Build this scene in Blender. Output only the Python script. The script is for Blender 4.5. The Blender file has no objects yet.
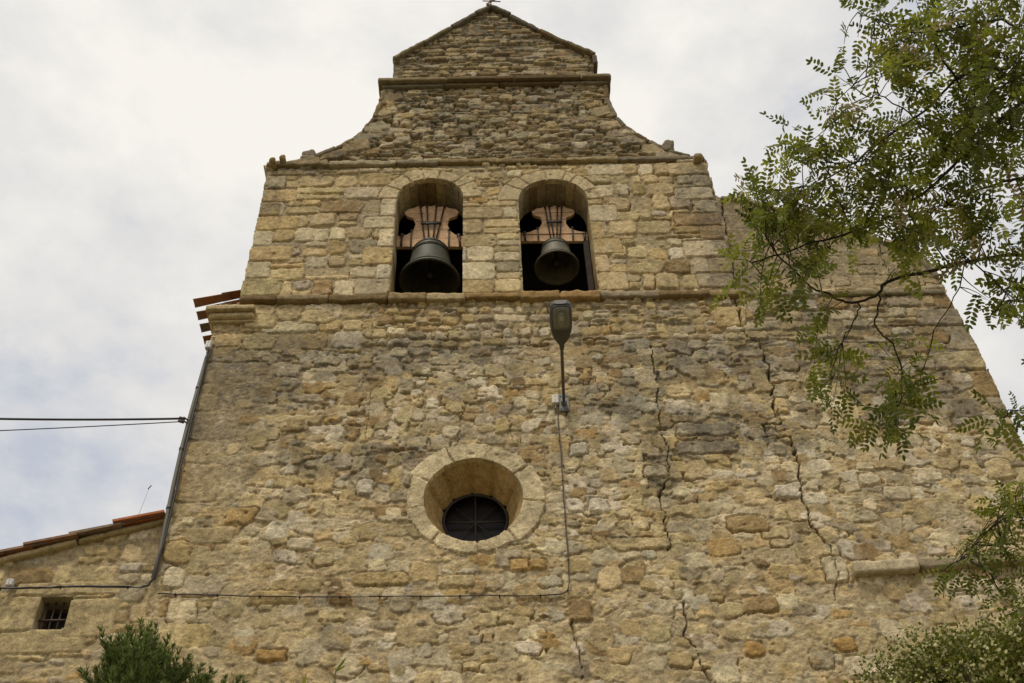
import bpy, bmesh, math, random
import numpy as np
from mathutils import Vector, Matrix, noise as mnoise

rng = np.random.default_rng(7)
random.seed(7)
R = math.radians
scene = bpy.context.scene
C = scene.collection

# ------------------------------------------------------------------ camera
CAM = np.array([0.0, -9.5, 1.6]); FOC = 1150.0
YAW, PITCH, ROLL = R(1.438), R(46.71), R(-2.298)
def cam_axes():
    cy, sy, cp, sp = math.cos(YAW), math.sin(YAW), math.cos(PITCH), math.sin(PITCH)
    f = np.array([sy*cp, cy*cp, sp]); r = np.array([cy, -sy, 0.0]); u = np.cross(r, f)
    c, s = math.cos(ROLL), math.sin(ROLL)
    return c*r + s*u, -s*r + c*u, f
CR, CU, CF = cam_axes()
cam_data = bpy.data.cameras.new('camera'); cam = bpy.data.objects.new('camera', cam_data); C.objects.link(cam)
cam_data.sensor_width = 36.0; cam_data.lens = 36.0*FOC/1024.0; cam_data.clip_end = 6000; cam_data.clip_start = 0.05
cam.matrix_world = Matrix(((CR[0], CU[0], -CF[0], CAM[0]), (CR[1], CU[1], -CF[1], CAM[1]), (CR[2], CU[2], -CF[2], CAM[2]), (0, 0, 0, 1)))
scene.camera = cam

# ------------------------------------------------------------------ light
SUN_ELEV, SUN_AZ = R(60), R(205)      # azimuth clockwise from +Y; the sun stands behind the camera, a little to the left
world = bpy.data.worlds.new('World'); scene.world = world; world.use_nodes = True
wn, wl = world.node_tree.nodes, world.node_tree.links
wn.clear()
w_out = wn.new('ShaderNodeOutputWorld'); w_bg = wn.new('ShaderNodeBackground'); w_bg.inputs['Strength'].default_value = 0.1
w_sky = wn.new('ShaderNodeTexSky'); w_sky.sky_type = 'NISHITA'; w_sky.sun_disc = False
w_sky.sun_elevation = SUN_ELEV; w_sky.sun_rotation = SUN_AZ
w_tc = wn.new('ShaderNodeTexCoord')
w_map = wn.new('ShaderNodeMapping'); w_map.inputs['Scale'].default_value = (1.0, 1.0, 1.7); w_map.inputs['Location'].default_value = (0.35, 0.2, 0.1)
w_n1 = wn.new('ShaderNodeTexNoise'); w_n1.inputs['Scale'].default_value = 2.6; w_n1.inputs['Detail'].default_value = 9; w_n1.inputs['Roughness'].default_value = 0.55; w_n1.inputs['Distortion'].default_value = 0.35
w_n2 = wn.new('ShaderNodeTexNoise'); w_n2.inputs['Scale'].default_value = 7.0; w_n2.inputs['Detail'].default_value = 8; w_n2.inputs['Roughness'].default_value = 0.6
w_sep = wn.new('ShaderNodeSeparateXYZ')
w_el = wn.new('ShaderNodeMapRange'); w_el.inputs['From Min'].default_value = 0.5; w_el.inputs['From Max'].default_value = 0.78; w_el.inputs['To Min'].default_value = -0.27; w_el.inputs['To Max'].default_value = -0.115
w_add = wn.new('ShaderNodeMath'); w_add.operation = 'MULTIPLY_ADD'; w_add.inputs[1].default_value = 0.55
w_add2 = wn.new('ShaderNodeMath'); w_add2.operation = 'ADD'
w_ramp = wn.new('ShaderNodeValToRGB')
cr = w_ramp.color_ramp
cr.elements[0].position = 0.42; cr.elements[0].color = (4.5, 4.8, 5.4, 1)
cr.elements[1].position = 0.76; cr.elements[1].color = (8.1, 7.8, 7.2, 1)
e_ = cr.elements.new(0.55); e_.color = (6.35, 6.25, 6.15, 1)
w_mix = wn.new('ShaderNodeMix'); w_mix.data_type = 'RGBA'; w_mix.inputs['Factor'].default_value = 0.93
wl.new(w_tc.outputs['Generated'], w_map.inputs['Vector']); wl.new(w_map.outputs[0], w_n1.inputs['Vector']); wl.new(w_map.outputs[0], w_n2.inputs['Vector'])
wl.new(w_tc.outputs['Generated'], w_sep.inputs[0]); wl.new(w_sep.outputs['Z'], w_el.inputs['Value'])
wl.new(w_n2.outputs['Fac'], w_add.inputs[0]); wl.new(w_n1.outputs['Fac'], w_add.inputs[2])
wl.new(w_add.outputs[0], w_add2.inputs[0]); wl.new(w_el.outputs[0], w_add2.inputs[1]); wl.new(w_add2.outputs[0], w_ramp.inputs['Fac'])
wl.new(w_sky.outputs[0], w_mix.inputs['A']); wl.new(w_ramp.outputs['Color'], w_mix.inputs['B'])
wl.new(w_mix.outputs['Result'], w_bg.inputs['Color']); wl.new(w_bg.outputs[0], w_out.inputs[0])

sun_d = bpy.data.lights.new('sun', 'SUN'); sun_d.energy = 1.5; sun_d.angle = R(11); sun_d.color = (1.0, 0.93, 0.80)
sun = bpy.data.objects.new('sun', sun_d); C.objects.link(sun)
sdir = Vector((math.sin(SUN_AZ)*math.cos(SUN_ELEV), math.cos(SUN_AZ)*math.cos(SUN_ELEV), math.sin(SUN_ELEV)))
sun.rotation_euler = sdir.to_track_quat('Z', 'Y').to_euler()

scene.view_settings.view_transform = 'Standard'; scene.view_settings.look = 'None'
scene.view_settings.exposure = 0.30; scene.view_settings.gamma = 1.0; scene.view_settings.use_curve_mapping = False

# ------------------------------------------------------------------ helpers
def P(px, py, y=0.0):
    """point of the plane y = const that stands behind a pixel of the survey"""
    d = CF + ((px-512.0)/FOC)*CR - ((py-341.5)/FOC)*CU
    return CAM + d*((y-CAM[1])/d[1])
def S(px, py, dist):
    d = CF + ((px-512.0)/FOC)*CR - ((py-341.5)/FOC)*CU
    return CAM + d/np.linalg.norm(d)*dist
def WX(px, py, y=0.0): return float(P(px, py, y)[0])
def WZ(px, py, y=0.0): return float(P(px, py, y)[2])
def XZ(pts, y=0.0): return [(float(q[0]), float(q[2])) for q in (P(a, b, y) for a, b in pts)]

def tag(o, label=None, cat=None, group=None, kind=None):
    if label: o['label'] = label
    if cat: o['category'] = cat
    if group: o['group'] = group
    if kind: o['kind'] = kind
    return o
def empty(name, loc=(0, 0, 0), label=None, cat=None, group=None):
    o = bpy.data.objects.new(name, None); C.objects.link(o); o.location = loc; o.empty_display_size = 0.2
    return tag(o, label, cat, group)
def link(name, me, mat, parent=None):
    if mat and len(me.materials) == 0: me.materials.append(mat)
    o = bpy.data.objects.new(name, me); C.objects.link(o)
    if parent is not None:
        o.parent = parent
        # all parts are built in world coordinates
        base = Vector((0, 0, 0)); p = parent
        while p is not None: base += p.location; p = p.parent
        o.location = -base
    return o
def mesh_np(name, V, F, smooth=True, col=None):
    """V (n,3), F list of arrays: quads (m,4) and/or tris (k,3)"""
    me = bpy.data.meshes.new(name)
    V = np.asarray(V, dtype=np.float32)
    Fs = [np.asarray(f, dtype=np.int32) for f in F if len(f)]
    me.vertices.add(len(V)); me.vertices.foreach_set('co', V.ravel())
    loops = np.concatenate([f.ravel() for f in Fs]); tot = np.concatenate([np.full(len(f), f.shape[1], np.int32) for f in Fs])
    start = np.concatenate([[0], np.cumsum(tot)[:-1]]).astype(np.int32)
    me.loops.add(len(loops)); me.loops.foreach_set('vertex_index', loops)
    me.polygons.add(len(tot)); me.polygons.foreach_set('loop_start', start); me.polygons.foreach_set('loop_total', tot)
    me.polygons.foreach_set('use_smooth', np.full(len(tot), smooth, dtype=bool))
    if col is not None:
        a = me.attributes.new('col', 'FLOAT_COLOR', 'POINT')
        c4 = np.ones((len(V), 4), np.float32); c4[:, :3] = col; a.data.foreach_set('color', c4.ravel())
    me.update(calc_edges=True); me.validate()
    return me

class MB:
    """collects shapes with a colour per vertex, builds ONE mesh object"""
    def __init__(s): s.v = []; s.f = []; s.c = []
    def add(s, verts, faces, col=(.3, .3, .3)):
        n = len(s.v); s.v += [tuple(map(float, v)) for v in verts]; s.f += [tuple(i+n for i in f) for f in faces]; s.c += [tuple(col)]*len(verts)
    def box(s, lo, hi, col=(.3, .3, .3)):
        x0, y0, z0 = lo; x1, y1, z1 = hi
        s.add([(x0,y0,z0),(x1,y0,z0),(x1,y1,z0),(x0,y1,z0),(x0,y0,z1),(x1,y0,z1),(x1,y1,z1),(x0,y1,z1)],
              [(0,3,2,1),(4,5,6,7),(0,1,5,4),(1,2,6,5),(2,3,7,6),(3,0,4,7)], col)
    def tube(s, pts, rad, n=8, col=(.3, .3, .3), cap=True):
        pts = [Vector(p) for p in pts]
        rads = rad if hasattr(rad, '__len__') else [rad]*len(pts)
        V = []; F = []; ref = None
        for i, p in enumerate(pts):
            t = (pts[min(i+1, len(pts)-1)]-pts[max(i-1, 0)])
            t = t.normalized() if t.length > 1e-9 else Vector((0, 0, 1))
            if ref is None: ref = Vector((0, 0, 1)) if abs(t.z) < .9 else Vector((1, 0, 0))
            a = t.cross(ref)
            if a.length < 1e-4: a = t.cross(Vector((0, 1, 0.1)))
            a.normalize(); b = t.cross(a); ref = -b if False else ref
            for k in range(n):
                th = 2*math.pi*k/n; V.append(p+(a*math.cos(th)+b*math.sin(th))*rads[i])
        for i in range(len(pts)-1):
            for k in range(n):
                F.append((i*n+k, i*n+(k+1) % n, (i+1)*n+(k+1) % n, (i+1)*n+k))
        if cap: F.append(tuple(range(n-1, -1, -1))); F.append(tuple((len(pts)-1)*n+k for k in range(n)))
        s.add(V, F, col)
    def lathe(s, prof, cx, cy, cz, n=48, col=(.3, .3, .3)):
        V = []; F = []
        for r, z in prof:
            for k in range(n):
                th = 2*math.pi*k/n; V.append((cx+r*math.cos(th), cy+r*math.sin(th), cz+z))
        for i in range(len(prof)-1):
            for k in range(n): F.append((i*n+k, i*n+(k+1) % n, (i+1)*n+(k+1) % n, (i+1)*n+k))
        s.add(V, F, col)
    def prism(s, poly, y0, y1, col=(.3, .3, .3)):
        n = len(poly)
        s.add([(x, y0, z) for x, z in poly]+[(x, y1, z) for x, z in poly],
              [tuple(range(n)), tuple(range(2*n-1, n-1, -1))]+[(i, i+n, (i+1) % n+n, (i+1) % n) for i in range(n)], col)
    def block(s, o, ax, ay, az, col, step=.035, rough=.008, rnd=.02, seed=None):
        """a rough hewn stone: subdivided box, rounded and uneven; o centre, ax/ay/az half-extent vectors"""
        o, ax, ay, az = Vector(o), Vector(ax), Vector(ay), Vector(az)
        L = [max(a.length, 1e-4) for a in (ax, ay, az)]
        N = [max(2, min(26, int(round(2*l/step)))) for l in L]
        sh = Vector((random.uniform(-50, 50), random.uniform(-50, 50), random.uniform(-50, 50)))
        idx = {}; V = []; F = []
        def vid(i, j, k):
            if (i, j, k) in idx: return idx[(i, j, k)]
            q = [2*i/N[0]-1, 2*j/N[1]-1, 2*k/N[2]-1]
            p = [q[m]*L[m] for m in range(3)]
            rr = min(rnd, min(L)*.9)
            inn = [max(-(L[m]-rr), min(L[m]-rr, p[m])) for m in range(3)]
            dv = Vector([p[m]-inn[m] for m in range(3)])
            if dv.length > 1e-9: dv = dv.normalized()*rr
            p = Vector(inn)+dv
            wv = o+ax*(p[0]/L[0])+ay*(p[1]/L[1])+az*(p[2]/L[2])
            d = mnoise.noise_vector((wv+sh)*9)*rough+mnoise.noise_vector((wv+sh)*28)*rough*.5
            idx[(i, j, k)] = len(V); V.append(wv+d); return idx[(i, j, k)]
        for i in range(N[0]):
            for j in range(N[1]):
                F.append((vid(i,j,0), vid(i,j+1,0), vid(i+1,j+1,0), vid(i+1,j,0))); F.append((vid(i,j,N[2]), vid(i+1,j,N[2]), vid(i+1,j+1,N[2]), vid(i,j+1,N[2])))
        for i in range(N[0]):
            for k in range(N[2]):
                F.append((vid(i,0,k), vid(i+1,0,k), vid(i+1,0,k+1), vid(i,0,k+1))); F.append((vid(i,N[1],k), vid(i,N[1],k+1), vid(i+1,N[1],k+1), vid(i+1,N[1],k)))
        for j in range(N[1]):
            for k in range(N[2]):
                F.append((vid(0,j,k), vid(0,j,k+1), vid(0,j+1,k+1), vid(0,j+1,k))); F.append((vid(N[0],j,k), vid(N[0],j+1,k), vid(N[0],j+1,k+1), vid(N[0],j,k+1)))
        s.add(V, F, col)
    def build(s, name, mat, parent=None, smooth=True):
        me = bpy.data.meshes.new(name); me.from_pydata(s.v, [], s.f)
        a = me.attributes.new('col', 'FLOAT_COLOR', 'POINT')
        c4 = np.ones((len(s.v), 4), np.float32); c4[:, :3] = np.array(s.c, np.float32).reshape(-1, 3); a.data.foreach_set('color', c4.ravel())
        me.polygons.foreach_set('use_smooth', np.full(len(me.polygons), smooth, dtype=bool))
        me.update()
        return link(name, me, mat, parent)

def auto_smooth(o, ang=35):
    me = o.data
    bm = bmesh.new(); bm.from_mesh(me)
    for e in bm.edges:
        if len(e.link_faces) == 2 and e.calc_face_angle(0) > R(ang): e.smooth = False
    bm.to_mesh(me); bm.free(); return o

# ------------------------------------------------------------------ materials
def new_mat(name):
    m = bpy.data.materials.new(name); m.use_nodes = True
    return m, m.node_tree.nodes, m.node_tree.links, m.node_tree.nodes['Principled BSDF']
def attr_mat(name, rough=.9, var=.35, nscale=(9, 60), bump=.4, bdist=.01, metallic=0.0, spec=.25):
    """base colour carried by the mesh, broken up by procedural noise"""
    m, n, l, b = new_mat(name)
    at = n.new('ShaderNodeAttribute'); at.attribute_name = 'col'
    tc = n.new('ShaderNodeTexCoord')
    n1 = n.new('ShaderNodeTexNoise'); n1.inputs['Scale'].default_value = nscale[0]; n1.inputs['Detail'].default_value = 6; n1.inputs['Roughness'].default_value = .65
    n2 = n.new('ShaderNodeTexNoise'); n2.inputs['Scale'].default_value = nscale[1]; n2.inputs['Detail'].default_value = 5; n2.inputs['Roughness'].default_value = .7
    l.new(tc.outputs['Object'], n1.inputs['Vector']); l.new(tc.outputs['Object'], n2.inputs['Vector'])
    s = n.new('ShaderNodeMath'); s.operation = 'ADD'; l.new(n1.outputs['Fac'], s.inputs[0]); l.new(n2.outputs['Fac'], s.inputs[1])
    mr = n.new('ShaderNodeMapRange'); mr.inputs['From Min'].default_value = .65; mr.inputs['From Max'].default_value = 1.35; mr.inputs['To Min'].default_value = 1-var; mr.inputs['To Max'].default_value = 1+var
    l.new(s.outputs[0], mr.inputs['Value'])
    mx = n.new('ShaderNodeVectorMath'); mx.operation = 'SCALE'; l.new(at.outputs['Color'], mx.inputs[0]); l.new(mr.outputs[0], mx.inputs['Scale'])
    l.new(mx.outputs[0], b.inputs['Base Color'])
    b.inputs['Roughness'].default_value = rough; b.inputs['Metallic'].default_value = metallic; b.inputs['Specular IOR Level'].default_value = spec
    if bump:
        bp = n.new('ShaderNodeBump'); bp.inputs['Strength'].default_value = bump; bp.inputs['Distance'].default_value = bdist
        l.new(n2.outputs['Fac'], bp.inputs['Height']); l.new(bp.outputs[0], b.inputs['Normal'])
    return m
M_STONE = attr_mat('weathered_stone', .95, .46, (17, 52), .85, .014, 0, .12)
M_SLAB = attr_mat('hewn_stone', .95, .55, (12, 45), .8, .014, 0, .12)
M_TILE = attr_mat('terracotta', .88, .45, (14, 70), .35, .006, 0, .2)
M_WOOD = attr_mat('painted_timber', .85, .55, (7, 40), .5, .006, 0, .15)
M_IRON = attr_mat('dark_iron', .6, .30, (15, 80), .2, .003, .5, .4)
M_BRONZE = attr_mat('old_bronze', .6, .6, (5, 34), .25, .004, .3, .35)
M_PLAST = attr_mat('aged_plastic', .5, .10, (10, 60), .05, .002, 0, .4)
M_DARK = attr_mat('dark_interior', .95, .3, (5, 40), .2, .004, 0, .1)
M_BARK = attr_mat('bark', .95, .4, (12, 50), .6, .01, 0, .1)
M_GRASS = attr_mat('ground_cover', .95, .4, (3, 40), .4, .02, 0, .1)
def leaf_mat(name, transl=.35, rough=.5):
    m, n, l, b = new_mat(name)
    at = n.new('ShaderNodeAttribute'); at.attribute_name = 'col'
    tc = n.new('ShaderNodeTexCoord'); nz = n.new('ShaderNodeTexNoise'); nz.inputs['Scale'].default_value = 6; nz.inputs['Detail'].default_value = 3
    l.new(tc.outputs['Object'], nz.inputs['Vector'])
    mr = n.new('ShaderNodeMapRange'); mr.inputs['From Min'].default_value = .3; mr.inputs['From Max'].default_value = .7; mr.inputs['To Min'].default_value = .75; mr.inputs['To Max'].default_value = 1.25
    l.new(nz.outputs['Fac'], mr.inputs['Value'])
    mx = n.new('ShaderNodeVectorMath'); mx.operation = 'SCALE'; l.new(at.outputs['Color'], mx.inputs[0]); l.new(mr.outputs[0], mx.inputs['Scale'])
    l.new(mx.outputs[0], b.inputs['Base Color']); b.inputs['Roughness'].default_value = rough; b.inputs['Specular IOR Level'].default_value = .3
    tr = n.new('ShaderNodeBsdfTranslucent'); l.new(mx.outputs[0], tr.inputs['Color'])
    ms = n.new('ShaderNodeMixShader'); ms.inputs['Fac'].default_value = transl
    out = n['Material Output']; l.new(b.outputs[0], ms.inputs[1]); l.new(tr.outputs[0], ms.inputs[2]); l.new(ms.outputs[0], out.inputs['Surface'])
    return m
M_LEAF = leaf_mat('leaf', .55); M_NEEDLE = leaf_mat('needle', .2, .6); M_PETAL = leaf_mat('petal', .3, .7)
def glass_mat():
    m, n, l, b = new_mat('dusty_glass')
    nz = n.new('ShaderNodeTexNoise'); nz.inputs['Scale'].default_value = 7
    r = n.new('ShaderNodeValToRGB'); r.color_ramp.elements[0].color = (.008, .007, .006, 1); r.color_ramp.elements[1].color = (.025, .02, .016, 1)
    l.new(nz.outputs['Fac'], r.inputs['Fac']); l.new(r.outputs['Color'], b.inputs['Base Color']); b.inputs['Roughness'].default_value = .35; b.inputs['Specular IOR Level'].default_value = .25
    return m
M_GLASS = glass_mat()
def lens_mat():
    m, n, l, b = new_mat('lamp_lens')
    nz = n.new('ShaderNodeTexNoise'); nz.inputs['Scale'].default_value = 22
    r = n.new('ShaderNodeValToRGB'); r.color_ramp.elements[0].color = (.16, .16, .11, 1); r.color_ramp.elements[1].color = (.30, .29, .21, 1)
    l.new(nz.outputs['Fac'], r.inputs['Fac']); l.new(r.outputs['Color'], b.inputs['Base Color']); b.inputs['Roughness'].default_value = .2
    b.inputs['Alpha'].default_value = .45
    return m
M_LENS = lens_mat()

# ------------------------------------------------------------------ ground
gm = MB(); G = 24
xs = [-3000, -600, -120, -40] + list(np.linspace(-20, 20, G)) + [40, 120, 600, 3000]
gv = [(x, y, -0.02+0.06*mnoise.noise(Vector((x*.3, y*.3, 0))) if abs(x) < 20 and abs(y) < 20 else -0.02) for y in xs for x in xs]
n_ = len(xs); gm.add(gv, [(j*n_+i, j*n_+i+1, (j+1)*n_+i+1, (j+1)*n_+i) for j in range(n_-1) for i in range(n_-1)], (.17, .15, .09))
tag(gm.build('ground', M_GRASS), kind='structure')

# ------------------------------------------------------------------ stone wall as relief
def vnoise(shape, res, cell, seed, octaves=1, gain=.5):
    """smooth value noise on the grid; cell in metres, (x, z) sizes"""
    g = np.random.default_rng(seed); out = np.zeros(shape, np.float32); amp = 1.0; tot = 0
    cx, cz = cell if hasattr(cell, '__len__') else (cell, cell)
    for o in range(octaves):
        nx = max(4, int(shape[1]*res/cx)+4); nz = max(4, int(shape[0]*res/cz)+4)
        t = g.random((nz, nx)).astype(np.float32)*2-1
        u = np.arange(shape[1])*res/cx; v = np.arange(shape[0])*res/cz
        i = np.minimum(u.astype(int), nx-2); j = np.minimum(v.astype(int), nz-2); fu = (u-i); fv = (v-j)
        fu = (fu*fu*(3-2*fu)).astype(np.float32)[None, :]; fv = (fv*fv*(3-2*fv)).astype(np.float32)[:, None]
        a = t[j][:, i]; b = t[j][:, i+1]; c = t[j+1][:, i]; d = t[j+1][:, i+1]
        out += amp*((a*(1-fu)+b*fu)*(1-fv)+(c*(1-fu)+d*fu)*fv); tot += amp
        amp *= gain; cx *= .5; cz *= .5
        if cx < res*1.5: break
    return out/tot
def worley(shape, res, cell, seed):
    """distance to the nearest pebble centre (0..~1) and a random value per pebble"""
    g = np.random.default_rng(seed); nx = int(shape[1]*res/cell[0])+4; nz = int(shape[0]*res/cell[1])+4
    jx = g.random((nz, nx)).astype(np.float32); jz = g.random((nz, nx)).astype(np.float32); rv = g.random((nz, nx)).astype(np.float32)
    u = (np.arange(shape[1])*res/cell[0]+1).astype(np.float32); v = (np.arange(shape[0])*res/cell[1]+1).astype(np.float32)
    i = u.astype(int); j = v.astype(int); best = np.full(shape, 9., np.float32); val = np.zeros(shape, np.float32)
    for dj in (-1, 0, 1):
        for di in (-1, 0, 1):
            jj = (j+dj)[:, None]; ii = (i+di)[None, :]
            d = (ii+jx[jj, ii]-u[None, :])**2+(jj+jz[jj, ii]-v[:, None])**2
            m = d < best; best = np.where(m, d, best); val = np.where(m, rv[jj, ii], val)
    return np.sqrt(best), val
def sstep(a, b, x):
    t = np.clip((x-a)/(b-a), 0, 1); return t*t*(3-2*t)

OCHRE = np.array((.48, .345, .158)); CREAM = np.array((.64, .525, .330)); BUFF = np.array((.515, .395, .205)); GREY = np.array((.385, .315, .205))
BROWN = np.array((.31, .20, .088)); ORANGE = np.array((.44, .27, .095)); PALE = np.array((.62, .53, .38))
MORT = np.array((.415, .32, .180)); CRACK_DARK = np.array((.15, .12, .08)); LICH = np.array((.105, .094, .072))
def pick(w):
    pal = [OCHRE, CREAM, BUFF, GREY, BROWN, ORANGE, PALE]
    w = np.array(w, float); k = rng.choice(7, p=w/w.sum())
    return (pal[k]*.80+BUFF*.20)*rng.uniform(.80, 1.20)*(1+rng.normal(0, .012, 3))

class Relief:
    def __init__(s, x0, x1, z0, z1, res, seed):
        s.x0, s.z0, s.res = x0, z0, res
        s.nx = int(round((x1-x0)/res))+1; s.nz = int(round((z1-z0)/res))+1
        s.x = x0+np.arange(s.nx)*res; s.z = z0+np.arange(s.nz)*res
        s.X, s.Z = np.meshgrid(s.x, s.z); s.X = s.X.astype(np.float32); s.Z = s.Z.astype(np.float32)
        sh = (s.nz, s.nx); s.sh = sh
        s.edge = vnoise(sh, res, .09, seed+1, 3, .55)
        s.fine = vnoise(sh, res, .05, seed+2, 2, .6)
        s.mid = vnoise(sh, res, .22, seed+3, 3, .55)
        s.low = vnoise(sh, res, .9, seed+4, 4, .5)
        s.big = vnoise(sh, res, 2.2, seed+5, 4, .5)
        s.pebA, s.pebI = worley(sh, res, (.075, .055), seed+6)
        s.pebB, s.pebJ = worley(sh, res, (.034, .028), seed+7)
        s.ridge = 1-np.abs(vnoise(sh, res, .13, seed+8, 4, .6))*3.2
        s.grain = np.random.default_rng(seed+9).normal(0, 1, sh).astype(np.float32)
        s.H = np.zeros(sh, np.float32); s.col = np.zeros(sh+(3,), np.float32); s.mask = np.zeros(sh, np.float32); s.label = np.zeros(sh, np.int16)
    def window(s, xa, xb, za, zb):
        i0 = max(0, int((xa-s.x0)/s.res)); i1 = min(s.nx, int((xb-s.x0)/s.res)+2)
        j0 = max(0, int((za-s.z0)/s.res)); j1 = min(s.nz, int((zb-s.z0)/s.res)+2)
        return (slice(j0, j1), slice(i0, i1)) if i1-i0 > 1 and j1-j0 > 1 else None
    def put(s, w, sd, prot, col, edge, replace=False, irr=.03, label=None, crisp=.004, gapd=None, tilt=.009, sm=1., trench=True):
        sd = sd+s.edge[w]*irr+(s.pebA[w]-.5)*irr*.45
        t = np.clip(-sd/edge, 0, 1); prof = 1-(1-t)**3
        X, Z = s.X[w], s.Z[w]
        tx, tz = rng.normal(0, tilt, 2)
        h = prot*prof+np.where(sd > 0, -.2, 0)+(s.mid[w]*.008+s.fine[w]*.005-np.clip(s.ridge[w]-.74, 0, 1)*.022)*t*sm-(1-prof)*.015
        h = h+np.clip((X-X.mean())*tx+(Z-Z.mean())*tz, -.02, .02)*t
        H = s.H[w]
        if replace:
            n = (sd < (.010 if trench else 0))
            H = np.where(n, np.minimum(H, .0+s.fine[w]*.006), H); s.mask[w] = np.where(n, 0, s.mask[w])
        if gapd is None:
            pz = .16 if Z.mean() < 9.3 else (.34 if Z.mean() < 11.6 else .55)
            gapd = .060 if rng.random() < pz else .012
        ring = np.clip(1-np.abs(sd-.003)/.012, 0, 1)*sstep(-.15, .35, s.mid[w]+.3*s.edge[w]+rng.uniform(-.3, .3))
        H = H-gapd*ring*np.clip(.7-tz*0+.5*np.sign(Z.mean()-Z), .25, 1)
        k = np.clip((h-H)/crisp+.5, 0, 1); k = np.where(sd < 0, k, 0)
        s.H[w] = np.where(sd < 0, np.maximum(H, h), H)
        c = col*(1+.16*s.mid[w][..., None]+.10*s.fine[w][..., None])
        s.col[w] = s.col[w]*(1-k[..., None])+c*k[..., None]
        s.mask[w] = np.maximum(s.mask[w]*(1-k), k)
        if label is not None: s.label[w] = np.where(sd < .006, label, s.label[w])
    def quad(s, cx, cz, hw, hh, prot, col, edge=.04, jit=.16, ang=0., **kw):
        """irregular four-sided stone with rounded corners"""
        c = np.array([(-hw, -hh), (hw, -hh), (hw, hh), (-hw, hh)])
        c += rng.uniform(-1, 1, (4, 2))*np.array([hw, hh])*jit
        ca, sa = math.cos(ang), math.sin(ang); c = c@np.array([[ca, sa], [-sa, ca]])+np.array([cx, cz])
        m = .03
        w = s.window(c[:, 0].min()-m, c[:, 0].max()+m, c[:, 1].min()-m, c[:, 1].max()+m)
        if w is None: return
        X, Z = s.X[w], s.Z[w]; k = max(.006, min(hw, hh)*kw.pop('rnd', .22)); acc = 0
        for i in range(4):
            a, b = c[i], c[(i+1) % 4]; e = b-a; L = np.hypot(*e)+1e-9; nx_, nz_ = e[1]/L, -e[0]/L
            acc = acc+np.exp(np.clip(((X-a[0])*nx_+(Z-a[1])*nz_)/k, -40, 12))
        sd = k*np.log(acc)
        s.put(w, sd, prot, col, edge, **kw)
    def ringstone(s, cx, cz, r0, r1, a0, a1, prot, col, gap=.006, edge=.03, **kw):
        w = s.window(cx-r1-.05, cx+r1+.05, cz-r1-.05, cz+r1+.05); X, Z = s.X[w]-cx, s.Z[w]-cz
        r = np.hypot(X, Z); am = (a0+a1)/2; th = np.arctan2(Z, X); d = np.abs((th-am+math.pi) % (2*math.pi)-math.pi)
        sd = np.maximum(np.abs(r-(r0+r1)/2)-(r1-r0)/2, (d-(a1-a0)/2)*np.maximum(r, .05)+gap)
        s.put(w, sd, prot, col, edge, **kw)
    def courses(s, xa, xb, za, zb, hr, wr, pal, prot=(.0, .03), jit=.16, edge=.03, gap=.010, split=.2, wav=.03, skip=.0, inside=None, ang=.05, **kw):
        z = za; ph = rng.uniform(0, 10)
        while z < zb-.02:
            h = rng.uniform(*hr)
            if z+h > zb-.05: h = zb-z
            x = xa-rng.uniform(0, wr[0])
            while x < xb:
                wd = rng.uniform(*wr)*rng.choice([.7, 1, 1, 1.25])
                if xb-(x+wd) < wr[0]*.5: wd = xb-x
                xc = x+wd/2
                zo = wav*math.sin(xc*1.7+ph)+wav*.8*math.sin(xc*4.1+ph*2+z*3)
                rows = [(0., 1.)]
                u = rng.random()
                if u < split: q = rng.uniform(.35, .65); rows = [(0, q), (q, 1)]
                for (q0, q1) in rows:
                    cols = [(0., 1.)]
                    if wd > wr[0]*1.9 and rng.random() < split: q = rng.uniform(.35, .65); cols = [(0, q), (q, 1)]
                    for (p0, p1) in cols:
                        if rng.random() < skip: continue
                        cx = x+wd*(p0+p1)/2; cz = z+h*(q0+q1)/2+zo
                        if inside is not None and not inside(cx, cz): continue
                        pr = rng.uniform(*prot)
                        s.quad(cx, cz, max(.03, wd*(p1-p0)/2-gap), max(.025, h*(q1-q0)/2-gap), pr, pick(pal), edge=edge, jit=jit, ang=rng.normal(0, ang), **kw)
                x += wd
            z += h
    def rubble(s, xa, xb, za, zb, n, size, pal, prot, inside=None, **kw):
        for _ in range(n):
            cx, cz = rng.uniform(xa, xb), rng.uniform(za, zb)
            if inside is not None and not inside(cx, cz): continue
            hw = rng.uniform(*size)/2; hh = hw*rng.uniform(.45, .85)
            s.quad(cx, cz, hw, hh, rng.uniform(*prot), pick(pal), jit=.3, ang=rng.normal(0, .15), **kw)
    def line(s, pts, width, depth, wob=.035, tone=.6):
        P_ = np.array(pts); w = s.window(P_[:, 0].min()-.1, P_[:, 0].max()+.1, P_[:, 1].min()-.1, P_[:, 1].max()+.1)
        X = s.X[w]+s.edge[w]*wob+s.mid[w]*wob; Z = s.Z[w]+s.fine[w]*wob; d = np.full(X.shape, 9., np.float32)
        for a, b in zip(P_[:-1], P_[1:]):
            e = b-a; t = np.clip(((X-a[0])*e[0]+(Z-a[1])*e[1])/max(e@e, 1e-9), 0, 1)
            d = np.minimum(d, np.hypot(X-a[0]-t*e[0], Z-a[1]-t*e[1]))
        wv = width*np.clip(.75+.9*s.mid[w]+.5*s.edge[w], .50, 1.25)
        k = np.clip(1-d/wv, 0, 1); k = np.minimum(k*1.8, 1)
        s.H[w] = s.H[w]*(1-k)+np.minimum(s.H[w], -depth+.02)*k
        s.col[w] = s.col[w]*(1-tone*k[..., None])+CRACK_DARK*tone*k[..., None]  # the groove is also coloured darker along its line
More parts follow.
